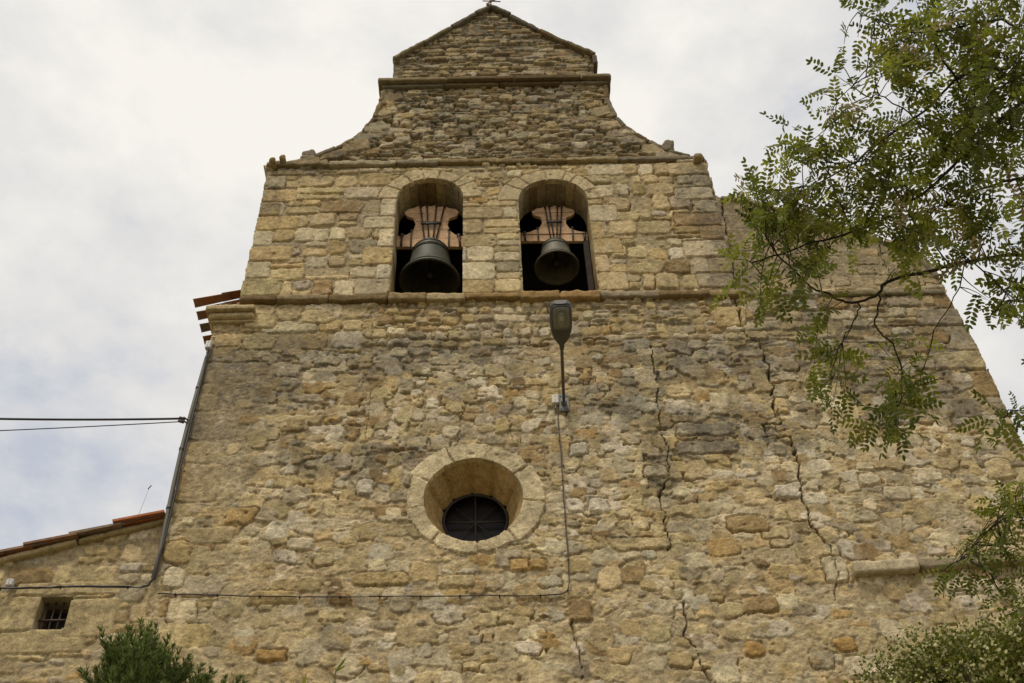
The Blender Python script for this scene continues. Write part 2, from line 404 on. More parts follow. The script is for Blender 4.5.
    def stain(s, m, col, keep=.35):
        m = np.clip(m, 0, 1)[..., None]
        t = s.col*keep+np.asarray(col)*(1-keep)
        s.col = s.col*(1-m)+t*m
    def make(s, sd_solid, labels, thick, mat, parents, sides=True):
        """cut to the outline, snap the border to it, one mesh per label; returns {label: object}"""
        Sd = sd_solid; keep = Sd <= 0
        gz, gx = np.gradient(Sd, s.res); g = np.hypot(gx, gz)+1e-6
        near = keep & (Sd > -1.3*s.res)
        X = s.X.copy(); Z = s.Z.copy()
        X[near] -= (Sd*gx/g/g)[near]; Z[near] -= (Sd*gz/g/g)[near]
        ids = np.arange(s.nz*s.nx).reshape(s.sh)
        fk = keep[:-1, :-1] & keep[:-1, 1:] & keep[1:, 1:] & keep[1:, :-1]
        quads = np.stack([ids[:-1, :-1], ids[:-1, 1:], ids[1:, 1:], ids[1:, :-1]], -1)
        V = np.stack([X.ravel(), -s.H.ravel(), Z.ravel()], 1); Cc = s.col.reshape(-1, 3)
        # border edges
        pad = np.pad(fk, 1)
        q = quads
        bd = []
        up = pad[:-2, 1:-1]; dn = pad[2:, 1:-1]; lf = pad[1:-1, :-2]; rt = pad[1:-1, 2:]
        for nb, (a, b) in ((up, (0, 1)), (dn, (2, 3)), (lf, (3, 0)), (rt, (1, 2))):
            e = fk & ~nb; bd.append((q[e][:, [a, b]], s.label[:-1, :-1][e]))
        out = {}
        for lb, (name, par, m) in labels.items():
            sel = fk & (s.label[:-1, :-1] == lb)
            if not sel.any(): continue
            Q = q[sel]; used, inv = np.unique(Q.ravel(), return_inverse=True)
            VV = V[used]; CC = Cc[used]; FF = inv.reshape(-1, 4); fs = [FF]
            if sides:
                E = np.concatenate([b[0][b[1] == lb] for b in bd])
                if len(E):
                    pos = np.full(s.nz*s.nx, -1); pos[used] = np.arange(len(used))
                    ea = pos[E[:, 0]]; eb = pos[E[:, 1]]
                    th = thick(VV[ea])
                    n0 = len(VV); nE = len(E)
                    A2 = VV[ea].copy(); B2 = VV[eb].copy(); A2[:, 1] = th; B2[:, 1] = th
                    # separate rim vertices keep the arris sharp
                    VV = np.concatenate([VV, VV[ea], VV[eb], A2, B2]); CC = np.concatenate([CC, CC[ea], CC[eb], CC[ea], CC[eb]])
                    k = np.arange(nE)
                    fs.append(np.stack([n0+k+nE, n0+k, n0+k+2*nE, n0+k+3*nE], 1))
            me = mesh_np(name, VV, fs, True, CC)
            out[lb] = link(name, me, m or mat, par)
        return out

def poly_sd(X, Z, poly):
    d = np.full(X.shape, 1e9, np.float32); ins = np.zeros(X.shape, bool); n = len(poly)
    for i in range(n):
        (ax, az), (bx, bz) = poly[i], poly[(i+1) % n]
        ex, ez = bx-ax, bz-az
        t = np.clip(((X-ax)*ex+(Z-az)*ez)/(ex*ex+ez*ez+1e-12), 0, 1)
        d = np.minimum(d, np.hypot(X-ax-t*ex, Z-az-t*ez))
        if abs(ez) > 1e-9: ins ^= ((az > Z) != (bz > Z)) & (X < ex*(Z-az)/ez+ax)
    return np.where(ins, -d, d)
def in_poly(x, z, poly):
    ins = False; n = len(poly)
    for i in range(n):
        (ax, az), (bx, bz) = poly[i], poly[(i+1) % n]
        if (az > z) != (bz > z) and x < (bx-ax)*(z-az)/(bz-az)+ax: ins = not ins
    return ins

# -- measured layout of the west front (metres, plane y = 0)
Z_SILL = 12.55; Z_EAVE = 15.42; Z_CORN = 17.70
XL, XR = -3.40, 5.80                        # corners of the front
GL, GR = -3.16, 3.10                        # bell gable
OCX, OCZ, OCR, OCO = -.235, 9.30, .525, .745
ARCH = [(-.82, .46, 14.62), (.885, .478, 14.52)]      # centre, half width, springing
curve_l = XZ([(264, 166), (290, 163), (314, 158), (335, 149.5), (352, 140), (361, 132.5), (372, 119.5), (379, 104), (382, 92)])
curve_r = XZ([(608, 88), (609, 100), (618, 119.5), (627, 128), (637, 135), (651, 143), (670, 152), (691, 157.5), (708, 161)])
ped = XZ([(394, 82), (394, 62), (421, 47), (450, 31), (474, 17), (490, 12), (510, 19), (540, 35), (565, 47), (585, 55), (594, 60), (594, 78)])
should = XZ([(720, 197), (748, 200), (771, 206.5), (799, 215), (858, 231), (921, 254), (941, 279), (946, 291)])
outline = [(XL, 6.4), (XL, 12.46), (GL+.02, 12.5), (GL, 12.6), (GL, 15.3)] + curve_l + ped + curve_r + [(3.14, 15.25), (3.16, 14.6)] + should + [(5.72, 12.4), (5.80, 11.5), (5.80, 6.4)]

church = empty('church', (1.2, 0.4, 0), 'tall stone church front with a two-arched bell gable and round window', 'church')
RES = .0105
rf = Relief(-3.5, 5.95, 6.4, 20.15, RES, 11)
X, Zg = rf.X, rf.Z
zE = sstep(15.3, 15.6, Zg); zD = sstep(12.4, 12.6, Zg)*(1-zE); zF = sstep(17.6, 17.75, Zg)
# mortar bed: flush and smeared low down, washed out high up
peb = (.55-rf.pebA)*.011*(rf.pebI > .6)+(.5-rf.pebB)*.005*sstep(-.2, .3, rf.mid)
bed = -.006+.010*rf.low+.008*rf.mid+.005*rf.fine+peb+.010*(1-sstep(8.6, 9.8, Zg))
rf.H = (bed*(1-zE)-.004*zD+zE*(-.040+.02*rf.low+peb)+zF*.02).astype(np.float32)
mort = MORT[None, None]*(1+.12*rf.low[..., None]+.12*rf.mid[..., None]+.12*rf.fine[..., None]+.30*((rf.pebI-.5)*(rf.pebA < .55))[..., None])
mort = mort*(1-zE[..., None]*np.array((.10, .14, .20)))*(1+.17*(1-sstep(8.6, 10.2, Zg)))[..., None]*(1-.40*zE[..., None])+np.array((.02, .005, -.01))*sstep(.1, .5, rf.big)[..., None]
rf.col = mort.astype(np.float32)

def is_field(x, z):                                   # keep ordinary stones clear of the openings
    if math.hypot(x-OCX, z-OCZ) < OCO-.05: return False
    for c, w, sp in ARCH:
        if abs(x-c) < w+.03 and 12.55 < z < sp: return False
        if z >= sp-.1 and math.hypot(x-c, z-sp) < w+.20: return False
    return True
P_LOW = (5, 3.0, 6, 1.6, 1.3, .35, 1.2); P_MID = (3.2, 2.8, 5, 2.8, 1.4, .25, 2.0); P_BELF = (3.2, 2.6, 6, 2.2, .6, .10, .6); P_TOP = (2.4, 1.6, 3.4, 3.2, 2.6, .25, .35)
# lower wall
rf.courses(-3.42, 5.9, 6.4, 8.85, (.17, .31), (.15, .42), P_LOW, (-.002, .019), .26, .020, .012, .22, .035, .05, is_field, .06, irr=.042)
rf.courses(-3.42, 5.9, 8.85, 11.62, (.15, .29), (.13, .36), P_MID, (-.003, .025), .28, .020, .010, .28, .04, .03, is_field, .06, irr=.04)
rf.rubble(-3.3, 5.7, 6.6, 11.6, 330, (.12, .32), P_MID, (.010, .026), is_field, edge=.016, irr=.04)
rf.rubble(-3.3, 5.7, 6.6, 11.6, 1000, (.04, .11), P_MID, (.006, .020), is_field, edge=.012)
# band under the string course: squared on the left and right, small rubble in the middle
rf.courses(-3.42, -1.55, 11.62, 12.55, (.22, .34), (.28, .55), P_BELF, (.008, .026), .08, .03, .010, .12, .01, .02, None, .015)
rf.courses(-1.55, 3.0, 11.62, 12.55, (.11, .19), (.11, .28), P_MID, (.004, .045), .26, .03, .008, .3, .03, .0, is_field)
rf.courses(3.0, 5.9, 11.62, 12.55, (.16, .27), (.20, .50), P_MID, (.0, .030), .12, .03, .010, .2, .02, .04, None, .02)
# belfry stage
rf.courses(-3.2, -1.36, 12.58, 15.36, (.24, .36), (.26, .62), P_BELF, (.0, .026), .11, .028, .010, .22, .012, .03, is_field, .02)
rf.courses(1.44, 3.14, 12.58, 15.36, (.19, .33), (.22, .50), P_BELF, (.0, .032), .14, .03, .010, .28, .018, .03, is_field, .03)
rf.courses(-.34, .385, 12.58, 14.55, (.26, .38), (.34, .74), (2, 4, 6, 1, .2, 0, 1.2), (.0, .020), .05, .018, .004, .10, .0, .0, None, .008, irr=.014, sm=.6, tilt=.004)
rf.courses(-1.36, 1.44, 14.5, 15.36, (.14, .24), (.18, .40), P_BELF, (-.004, .030), .2, .03, .010, .25, .015, .05, is_field, .05)
# jambs
for c, w, sp in ARCH:
    for sgn in (-1, 1):
        if (c < 0 and sgn > 0) or (c > 0 and sgn < 0): continue
        z = Z_SILL+.03
        k = 0
        while z < sp-.05:
            h = rng.uniform(.26, .42); h = min(h, sp-z) if sp-z-h > .12 else sp-z
            wd = .20 if k % 2 else .40; wd *= rng.uniform(.85, 1.15)
            rf.quad(c+sgn*(w+wd/2+.002), z+h/2, wd/2-.004, h/2-.006, rng.uniform(.012, .022), pick((2, 4, 6, 1.5, .2, .1, .8)), edge=.016, jit=.03, irr=.012, replace=True, rnd=.10, sm=.6, tilt=.004)
            z += h; k += 1
# shoulder of the nave to the right
rf.courses(3.16, 5.9, 12.58, 14.7, (.13, .24), (.16, .42), P_TOP, (-.03, .0), .2, .035, .010, .25, .02, .05, None, .05)
# curved stage and pediment: thin rubble with open joints
rf.courses(-3.2, 3.2, 15.42, 17.66, (.06, .125), (.10, .30), P_TOP, (-.022, .036), .34, .035, .004, .20, .035, .02, None, .09)
rf.rubble(-2.0, 2.1, 15.7, 17.6, 260, (.08, .26), (2, 3.5, 4, 3, 2, .2, 2.2), (.005, .045), None)
rf.courses(-1.7, 1.9, 17.74, 20.2, (.065, .14), (.13, .38), P_TOP, (-.02, .038), .26, .035, .004, .18, .02, .03, None, .04)
# dressed stones lining the sweep
for cv, sg in ((curve_l, 1), (curve_r, -1)):
    for (ax, az), (bx, bz) in zip(cv[1:-1], cv[2:]):
        n = max(1, int(math.hypot(bx-ax, bz-az)/.30))
        for k in range(n):
            t = (k+.5)/n; x, z = ax+(bx-ax)*t, az+(bz-az)*t
            rf.quad(x+sg*rng.uniform(.10, .2), z-.05, rng.uniform(.16, .26), rng.uniform(.09, .13), .03, pick((2, 2, 4, 3, 1, .2, .4)), edge=.03, jit=.15, ang=math.atan2(bz-az, abs(bx-ax))*sg*.25)
# quoins
def quoins(x, sgn, z0, z1, hr, pal, dirty=1.0):
    z = z0; k = 0
    while z < z1-.05:
        h = rng.uniform(*hr); h = z1-z if z1-z-h < .12 else h
        wd = (.30 if k % 2 else .55)*rng.uniform(.85, 1.2)
        rf.quad(x+sgn*wd/2, z+h/2, wd/2-.006, h/2-.008, rng.uniform(.012, .028), pick(pal)*dirty, edge=.03, jit=.05, irr=.014, replace=True, rnd=.12)
        z += h; k += 1
quoins(GL, 1, 12.6, 15.36, (.24, .36), P_BELF); quoins(GR+.03, -1, 12.6, 15.36, (.24, .36), (1, 1.5, 5, 4, 1, 0, .4))
quoins(XL, 1, 9.3, 11.7, (.30, .55), (1, 0, 3, 4, 1.4, 0, 0), .85); quoins(XL+.2, 1, 6.4, 9.0, (.24, .40), P_BELF)
quoins(XR, -1, 6.4, 12.4, (.30, .46), (1, .4, 4, 4, 1, 0, 0), .92)
def one(px, py, pw, ph, col, prot=.03, **kw):
    x, z = WX(px, py), WZ(px, py); hw = (WX(px+pw/2, py)-WX(px-pw/2, py))/2; hh = (WZ(px, py-ph/2)-WZ(px, py+ph/2))/2
    rf.quad(x, z, hw, hh, prot, np.asarray(col), edge=kw.pop('edge', .03), jit=kw.pop('jit', .10), replace=kw.pop('replace', True), **kw)
# left corner: rendered with dull mortar
m_r = sstep(.05, -.1, np.abs(X-(-2.98))-.42+.16*rf.low+.10*rf.mid)*sstep(9.0, 9.4, Zg)*(1-sstep(11.2, 11.7, Zg))
rf.H = rf.H*(1-.75*m_r)+(.016+.008*rf.mid+.006*rf.fine+peb)*.75*m_r
rf.col = rf.col*(1-.72*m_r[..., None])+mort*np.array((.9, .9, .9))*.72*m_r[..., None]
# patches of pointing that hide the stones
m_p = sstep(.04, .5, rf.low*.5+.8*rf.mid)*(1-sstep(11.3, 11.7, Zg))
lvl = .006+.008*(1-sstep(8.6, 9.8, Zg))+.012*rf.mid+.006*rf.fine+peb*.8
up = m_p*sstep(-.004, .004, lvl-rf.H+.006)
rf.H = rf.H*(1-up)+np.maximum(rf.H, lvl)*up
rf.col = rf.col*(1-.5*up[..., None])+mort*.5*up[..., None]
# crisp single stones that stand clear of the pointing
P_CR = (3, 4.5, 5, 2.2, 1.2, .25, 3.2)
def crisp_stones(n, xa, xb, za, zb, size):
    for _ in range(n):
        cx, cz = rng.uniform(xa, xb), rng.uniform(za, zb); hw = rng.uniform(*size)/2; hh = hw*rng.uniform(.55, 1.0)
        if not is_field(cx, cz) or math.hypot(cx-OCX, cz-OCZ) < OCO+hw or cx-hw < XL+.42 or cx+hw > XR-.1: continue
        rf.quad(cx, cz, hw, hh, rng.uniform(.014, .023), pick(P_CR), edge=.011, jit=.26, ang=rng.normal(0, .1), irr=.026, sm=.7, tilt=.006, rnd=.26, gapd=.050 if rng.random() < .22 else .010)
crisp_stones(330, XL, XR, 6.5, 9.2, (.11, .30)); crisp_stones(480, XL, XR, 9.2, 11.6, (.09, .26)); crisp_stones(170, .4, 1.6, 8.6, 11.4, (.11, .24)); crisp_stones(120, 2.8, 5.6, 8.2, 10.6, (.12, .30))
# single stones that catch the eye
for a in [(177, 553, 28, 22, OCHRE), (173, 579, 22, 22, CREAM), (789, 491, 28, 14, PALE), (836, 570, 22, 27, CREAM), (865, 666, 40, 23, CREAM*.95), (598, 506, 20, 16, PALE), (575, 506, 17, 16, PALE),
          (579, 450, 18, 12, PALE), (365, 487, 17, 15, PALE), (453, 433, 20, 12, CREAM), (273, 598, 48, 14, OCHRE), (272, 656, 30, 11, ORANGE), (240, 517, 32, 15, ORANGE*.5+OCHRE*.5), (845, 645, 24, 15, ORANGE),
          (755, 650, 20, 14, ORANGE), (760, 605, 34, 16, BROWN*.7+OCHRE*.3), (748, 525, 40, 16, BROWN*.5+OCHRE*.5), (520, 565, 20, 12, ORANGE*.7+OCHRE*.3), (538, 565, 18, 12, ORANGE*.7+OCHRE*.3), (340, 600, 22, 13, BROWN),
          (655, 472, 24, 12, CREAM), (1000, 470, 28, 20, BUFF), (897, 494, 26, 15, CREAM*.9), (870, 480, 22, 13, CREAM*.85), (580, 611, 24, 24, BROWN*.8+BUFF*.2), (640, 545, 60, 12, BUFF), (708, 448, 62, 14, GREY*.75), (706, 430, 60, 14, GREY*1.1),
          (730, 318, 34, 20, OCHRE*1.05), (260, 322, 34, 14, BUFF), (318, 318, 34, 14, BUFF*1.05), (300, 545, 26, 12, CREAM*.9), (455, 512+70, 40, 12, BUFF), (380, 580, 60, 13, OCHRE)]:
    one(*a)
# voussoirs of the two arches
for q, (c, w, sp) in enumerate(ARCH):
    n = 7; a = [0]+sorted((k+rng.uniform(-.25, .25))/n*math.pi for k in range(1, n))+[math.pi]
    wd = rf.window(c-w-.5, c+w+.5, sp-.05, sp+w+.5)
    for k in range(n):
        rf.ringstone(c, sp, w-.03, w+rng.uniform(.17, .29), a[k], a[k+1], rng.uniform(.020, .026), (BUFF*.7+CREAM*.3)*rng.uniform(.84, 1.04), gap=.003, edge=.015, replace=True, irr=.016, label=4+q, gapd=.022, sm=.5, tilt=.003)
# ring of the round window
n = 9; a = [R(-8)]
for k in range(n): a.append(a[-1]+R(40)*rng.uniform(.82, 1.18))
a = [R(-8)+(x-a[0])/(a[-1]-a[0])*2*math.pi for x in a]
for k in range(n):
    rf.ringstone(OCX+.015, OCZ+.01, OCR-.03, OCO+rng.uniform(-.035, .02), a[k], a[k+1], rng.uniform(.020, .032), (CREAM*.55+BUFF*.45)*rng.uniform(.93, 1.1), gap=.001, edge=.012, replace=True, irr=.022, label=3, gapd=.006, tilt=.004, sm=.8, trench=False)

# weathering: dark lichen below ledges, on the raised band and on the gable
nz_ = rf.mid*.5+rf.low*.5+rf.edge*.35
def band(zc, hw, soft): return 1-sstep(hw, hw+soft, np.abs(Zg-zc))
st = band(11.45, .16, .28)*sstep(-.22, .2, nz_)*(.55+.45*sstep(-1.2, -2.4, X))
st = np.maximum(st, sstep(-1.2, -2.2, X)*band(11.2, .45, .3)*sstep(-.15, .3, nz_)*.9)
st = np.maximum(st, sstep(2.6, 3.6, X)*band(11.9, .28, .35)*sstep(-.25, .2, nz_)*.8)
st = np.maximum(st, band(10.35, .10, .18)*sstep(1.2, 1.6, X)*(1-sstep(2.9, 3.2, X))*sstep(-.3, .15, nz_))
st = np.maximum(st, band(10.3, .05, .2)*sstep(-.8, -1.4, X)*sstep(-.1, .3, nz_)*.7)
st = np.maximum(st, sstep(.1, .5, rf.low*.7+rf.mid*.4)*.5*sstep(9.3, 10.3, Zg)*(1-sstep(12.2, 12.5, Zg)))
st = np.maximum(st, sstep(.12, .5, rf.big*.6+rf.mid*.5)*.45*(1-sstep(9.0, 9.6, Zg)))
st = np.maximum(st, zE*(.55+.45*sstep(-.25, .25, rf.low+.3*rf.mid)))
st = np.maximum(st, zF*(.65+.35*sstep(-.25, .25, rf.low+.3*rf.mid)))
st = np.maximum(st, zD*.4*sstep(.12, .5, rf.low*.6+rf.mid*.5))
st = np.maximum(st, sstep(3.1, 3.25, X)*sstep(12.6, 12.9, Zg)*.7)
def spot(px0, px1, py0, py1, soft=.16):
    a, b = P((px0+px1)/2, py1), P((px0+px1)/2, py0); xa, xb = WX(px0, (py0+py1)/2), WX(px1, (py0+py1)/2)
    d = np.maximum(np.maximum(xa-X, X-xb), np.maximum(a[2]-Zg, Zg-b[2]))+.22*rf.mid+.20*rf.low+.10*rf.edge
    return 1-sstep(-soft*.3, soft, d)
for bx in ((214, 372, 342, 372), (214, 300, 370, 405), (380, 560, 342, 366), (590, 740, 342, 364), (640, 770, 340, 372), (760, 960, 325, 372), (690, 800, 424, 440), (260, 420, 452, 464), (640, 664, 440, 500), (850, 960, 330, 420), (575, 640, 385, 420), (700, 735, 200, 290), (285, 330, 163, 172), (690, 720, 170, 230), (262, 275, 170, 215)):
    st = np.maximum(st, spot(*bx)*.95)
spk = sstep(-.25, .40, rf.edge*.6+rf.fine*.5+.3*rf.mid)
rf.stain(st*(.34+.66*spk), LICH, .17)
wear = sstep(.10, .55, rf.edge*.5+rf.fine*.55+.25*rf.low)*(.35+.35*sstep(9.3, 10.4, Zg))*(1-.6*rf.mask)
rf.stain(wear, (.20, .16, .10), .30)
pale = sstep(.15, .5, rf.fine*.5+rf.mid*.6)*sstep(9.2, 10.4, Zg)*(1-zE)*.45
rf.stain(pale, (.50, .44, .33), .5)
lx, lz = WX(575, 350), WZ(575, 350)
org = np.exp(-(((X-lx)/.55)**2+((Zg-lz)/.55)**2))*sstep(-.1, .35, rf.mid+.4*rf.edge)*.75
rf.stain(org, (.36, .20, .06), .45)
rf.stain(band(12.55, .12, .1)*sstep(0, .4, nz_)*.5, (.33, .20, .07), .5)
# grain of the stone itself: blotches, pits, pale flecks
mot = 1+.20*rf.fine+.18*rf.mid+.12*rf.edge+.10*(rf.pebJ-.5)+.06*rf.grain
rf.col *= mot[..., None]
fl = sstep(.84, .97, rf.pebJ)*sstep(.5, .25, rf.pebB)*.5*sstep(-.3, .3, rf.mid)
rf.stain(fl, (.60, .52, .38), .4)
rf.H += (.5-rf.pebB)*.0025+rf.grain*.0007
rf.H -= .014*((rf.pebI > .972)*sstep(.46, .2, rf.pebA+.4*rf.edge))+.006*((rf.pebJ > .93)*sstep(.45, .2, rf.pebB))
# cracks
def crack(px, w=.016, d=.10, **kw): rf.line(XZ(px), w*.72, d, **kw)
crack([(650, 345), (655, 372), (657, 400), (660, 433), (666, 450), (668, 479), (661, 499), (666, 528), (668, 551)], .012, .10)
crack([(684, 604), (686, 620), (685, 636), (698, 656), (712, 682), (716, 700)], .012, .10)
crack([(722, 200), (727, 235), (735, 280), (741, 328), (744, 337)], .018, .09)
crack([(744, 338), (758, 341), (769, 371), (775, 407), (781, 424), (764, 426), (768, 437), (789, 438), (797, 462), (801, 497), (813, 528), (830, 549)], .021, .15)
crack([(573, 620), (577, 640), (582, 680)], .012, .06); crack([(830, 549), (838, 575), (836, 600)], .010, .05)
crack([(463, 409), (461, 430), (457, 446)], .010, .05); crack([(506, 410), (512, 440)], .008, .04); crack([(372, 312), (370, 380), (366, 440)], .008, .03)

hole_oc = np.hypot(X-OCX, (Zg-OCZ)*np.where(Zg < OCZ, .90, 1.))-OCR
def arch_sd(c, w, sp, Xa, Za):
    return np.where(Za > sp, np.hypot(Xa-c, Za-sp)-w, np.maximum(np.abs(Xa-c)-w, (Z_SILL+.02)-Za))
sd = poly_sd(X, Zg, outline)+rf.edge*.014+rf.mid*.016*(zE+.4)
sd = np.maximum(sd, -(hole_oc+rf.edge*.006))
for c, w, sp in ARCH: sd = np.maximum(sd, -(arch_sd(c, w, sp, X, Zg)+rf.edge*.006))
gab = (Zg > 12.55) & (X < 3.14) & (rf.label == 0); rf.label[gab] = 1
rf.label[(Zg > Z_CORN+.02) & (rf.label == 1)] = 2

belf = []
for q, (c, w, sp) in enumerate(ARCH): belf.append(None)
def thick(V):
    x, z = V[:, 0], V[:, 2]
    t = np.full(len(V), 1.3)
    t[np.hypot(x-OCX, z-OCZ) < OCR+.05] = .06
    for c, w, sp in ARCH: t[(np.abs(x-c) < w+.06) & (z < sp+w+.06) & (z > 12.4)] = .06
    return t
arch_parts = []
for q in range(2): arch_parts.append(('arch_ring', church, None))
objs = rf.make(sd, {0: ('front_wall', church, None), 1: ('bell_gable', church, None), 2: ('pediment', church, None), 3: ('window_surround', church, None), 4: arch_parts[0], 5: arch_parts[1]}, thick, M_STONE, None)
objs[2]['label'] = 'dark weathered triangular top of the gable'
# foot of the wall, below the relief
lw = MB(); lw.box((XL, 0, -.3), (XR, 1.3, 6.41), MORT*.95); lw.build('wall_foot', M_STONE, church)

# back of the gable: closes the bell chamber, its shade painted in near black
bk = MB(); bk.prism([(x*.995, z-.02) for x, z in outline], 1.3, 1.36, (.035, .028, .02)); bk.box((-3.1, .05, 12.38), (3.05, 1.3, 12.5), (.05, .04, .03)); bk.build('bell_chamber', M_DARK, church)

# reveals of the arches: separate blocks
for q, (c, w, sp) in enumerate(ARCH):
    mb = MB(); D0, D1 = .03, .47
    def wedge(p0, p1, n0, n1, col, t=.10):
        g = .004
        V = []
        for y in (D0, D1):
            for (p, nn) in ((p0, n0), (p1, n1)):
                V.append((p[0], y, p[1])); V.append((p[0]+nn[0]*t, y, p[1]+nn[1]*t))
        mb.add(V, [(0, 2, 6, 4), (0, 1, 3, 2), (4, 6, 7, 5), (0, 4, 5, 1), (2, 3, 7, 6), (1, 5, 7, 3)], col)
    for sgn in (-1, 1):
        z = Z_SILL+.0
        while z < sp-.01:
            h = random.uniform(.26, .42); h = sp-z if sp-z-h < .14 else h
            o = random.uniform(.0, .008)
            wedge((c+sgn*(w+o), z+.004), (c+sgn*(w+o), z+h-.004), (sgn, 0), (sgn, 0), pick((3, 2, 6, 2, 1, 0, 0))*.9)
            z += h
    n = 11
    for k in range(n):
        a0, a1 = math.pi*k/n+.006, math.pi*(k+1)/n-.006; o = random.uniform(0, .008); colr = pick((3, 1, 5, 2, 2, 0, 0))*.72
        for j in range(3):
            b0, b1 = a0+(a1-a0)*j/3, a0+(a1-a0)*(j+1)/3
            wedge((c+(w+o)*math.cos(b0), sp+(w+o)*math.sin(b0)), (c+(w+o)*math.cos(b1), sp+(w+o)*math.sin(b1)), (math.cos(b0), math.sin(b0)), (math.cos(b1), math.sin(b1)), colr)
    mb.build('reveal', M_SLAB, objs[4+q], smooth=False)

# round window: splayed reveal, frame, glass, bars
wv = MB(); ID = .42; IX, IZ = WX(475.5, 520.5, ID), WZ(475.5, 520.5, ID); IR = (WX(508.5, 520, ID)-WX(442.5, 521, ID))/2
n = 64; joints = [R(30), R(62), R(97), R(128), R(160), R(215), R(265), R(318)]
cols = [(OCHRE*.8+ORANGE*.2)*random.uniform(.85, 1.05) for _ in range(9)]
for k in range(n):
    a0, a1 = 2*math.pi*k/n, 2*math.pi*(k+1)/n
    am = (a0+a1)/2; g = sum(1 for j in joints if am > j) % 8
    m = 6; V = []
    for i in range(m+1):
        t = i/m; r = OCR+.004+(IR-OCR)*t
        for a_ in (a0, a1):
            rr = r+mnoise.noise(Vector((math.cos(a_)*5, math.sin(a_)*5, t*4)))*.008
            near_j = min(abs(((a_-j+math.pi) % (2*math.pi))-math.pi) for j in joints)
            if near_j < .05: rr += .03
            kz = 1/.90 if math.sin(a_) < 0 else 1.; kz = kz+(1-kz)*t
            V.append((OCX+(IX-OCX)*t+rr*math.cos(a_), .03+(ID-.03)*t, OCZ+(IZ-OCZ)*t+rr*kz*math.sin(a_)))
    wv.add(V, [(2*i, 2*i+1, 2*i+3, 2*i+2) for i in range(m)], cols[g])
wv.build('reveal', M_SLAB, objs[3])
gl = MB(); gl.lathe([(0.0001, 0), (IR+.03, 0)], 0, 0, 0, 40)
gl.v = [(IX+x, ID+.10, IZ+y) for x, y, z in gl.v]
gl.build('window_pane', M_GLASS, objs[3])
fr = MB()
ring = [(IX+(IR-.012)*math.cos(t), ID-.005, IZ+(IR-.012)*math.sin(t)) for t in np.linspace(0, 2*math.pi, 49)]
fr.tube(ring, .016, 8, (.06, .05, .045)); fr.build('window_frame', M_IRON, objs[3])
gb = MB()
for t in (R(90), R(0)):
    dx, dz = math.cos(t), math.sin(t); r = IR
    gb.tube([(IX-r*dx, ID+.02+.012*dx, IZ-r*dz), (IX+r*dx, ID+.02+.012*dx, IZ+r*dz)], .011, 6, (.075, .065, .055))
for t in (R(45), R(135)):
    dx, dz = math.cos(t), math.sin(t); gb.tube([(IX-IR*dx, ID+.045, IZ-IR*dz), (IX+IR*dx, ID+.045+.01, IZ+IR*dz)], .006, 6, (.08, .07, .06))
gb.build('window_bars', M_IRON, objs[3])
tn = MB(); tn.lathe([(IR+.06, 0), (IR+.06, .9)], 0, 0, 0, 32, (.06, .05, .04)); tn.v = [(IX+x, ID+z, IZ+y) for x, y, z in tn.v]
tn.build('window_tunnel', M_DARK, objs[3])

# ---- string courses, cornice, coping as rows of single rough slabs
def run(mb, p0, p1, h, d, back, lens, pal, rough=.007, rnd=.012, sag=.004, dirty=1.0, jy=.012, step=.03):
    """slabs butted from p0 to p1 (x,z are the TOP front arris); d = how far they stand out of the wall"""
    p0, p1 = np.array(p0), np.array(p1); L = np.hypot(*(p1-p0)); u = (p1-p0)/L; t = 0
    while t < L-.02:
        l = random.uniform(*lens); l = L-t if L-t-l < lens[0]*.6 else l
        hh = h*random.uniform(.9, 1.08); dd = d+random.uniform(-jy, jy)
        c = p0+u*(t+l/2); nrm = np.array([-u[1], u[0]])
        c = c-nrm*hh/2+np.array([0, random.uniform(-sag, sag)])
        tw = random.uniform(-.012, .012)
        mb.block((c[0], (back-dd)/2, c[1]), (u[0]*(l/2-.003), tw*l*.3, u[1]*(l/2-.003)), (0, (back+dd)/2, 0), (nrm[0]*hh/2, 0, nrm[1]*hh/2), pick(pal)*dirty, step, rough, rnd)
        t += l
P_SL = (1.4, .6, 3, 5, 2, .2, .2); P_DK = (.6, .2, 1.5, 4, 2, 0, 0)
zs1 = lambda px: WZ(px, 291.5-(px-557)*.012, -.075)
def strip(mb, pa, pb, d, back, lens, pal, tone, h=.125): run(mb, (WX(pa, 295, -d), zs1(pa)), (WX(pb, 295, -d), zs1(pb)), h, d, back, lens, pal, dirty=tone, rnd=.010, rough=.013, sag=.004, jy=.006)
for pa, pb, d_, ln_, dd, h_ in ((240, 388, .075, (.4, .95), .62, .10), (465, 520, .075, (.7, .9), .62, .10), (601, 741, .075, (.4, .95), .62, .10), (745, 948, .05, (.35, .8), .50, .085)):
    mb = MB(); strip(mb, pa, pb, d_, .05, ln_, P_SL, dd, h_); mb.build('string_course', M_SLAB, church)
for pa, pb, pal, dd in ((388.5, 464.5, (2, .4, 2, 2, .8, 1, 0), .72), (520.5, 600.5, (1, .2, 1, 0, .4, 4, 0), .72)):
    mb = MB(); strip(mb, pa, pb, .085, .7, (.45, .55), pal, dd); mb.build('belfry_sill', M_SLAB, church)
mb = MB()
run(mb, XZ([(267, 164)])[0], XZ([(703, 157.5)])[0], .095, .045, .06, (.5, 1.1), P_SL, dirty=.58, rnd=.012, rough=.016, sag=.010, jy=.006)
mb.build('string_course', M_SLAB, church)
a_, b_ = XZ([(378.5, 84.5)])[0], XZ([(610.5, 80)])[0]
mb = MB(); run(mb, a_, b_, .10, .12, 1.2, (.6, 1.2), P_DK, dirty=.38, rnd=.012, jy=.005, sag=.003)
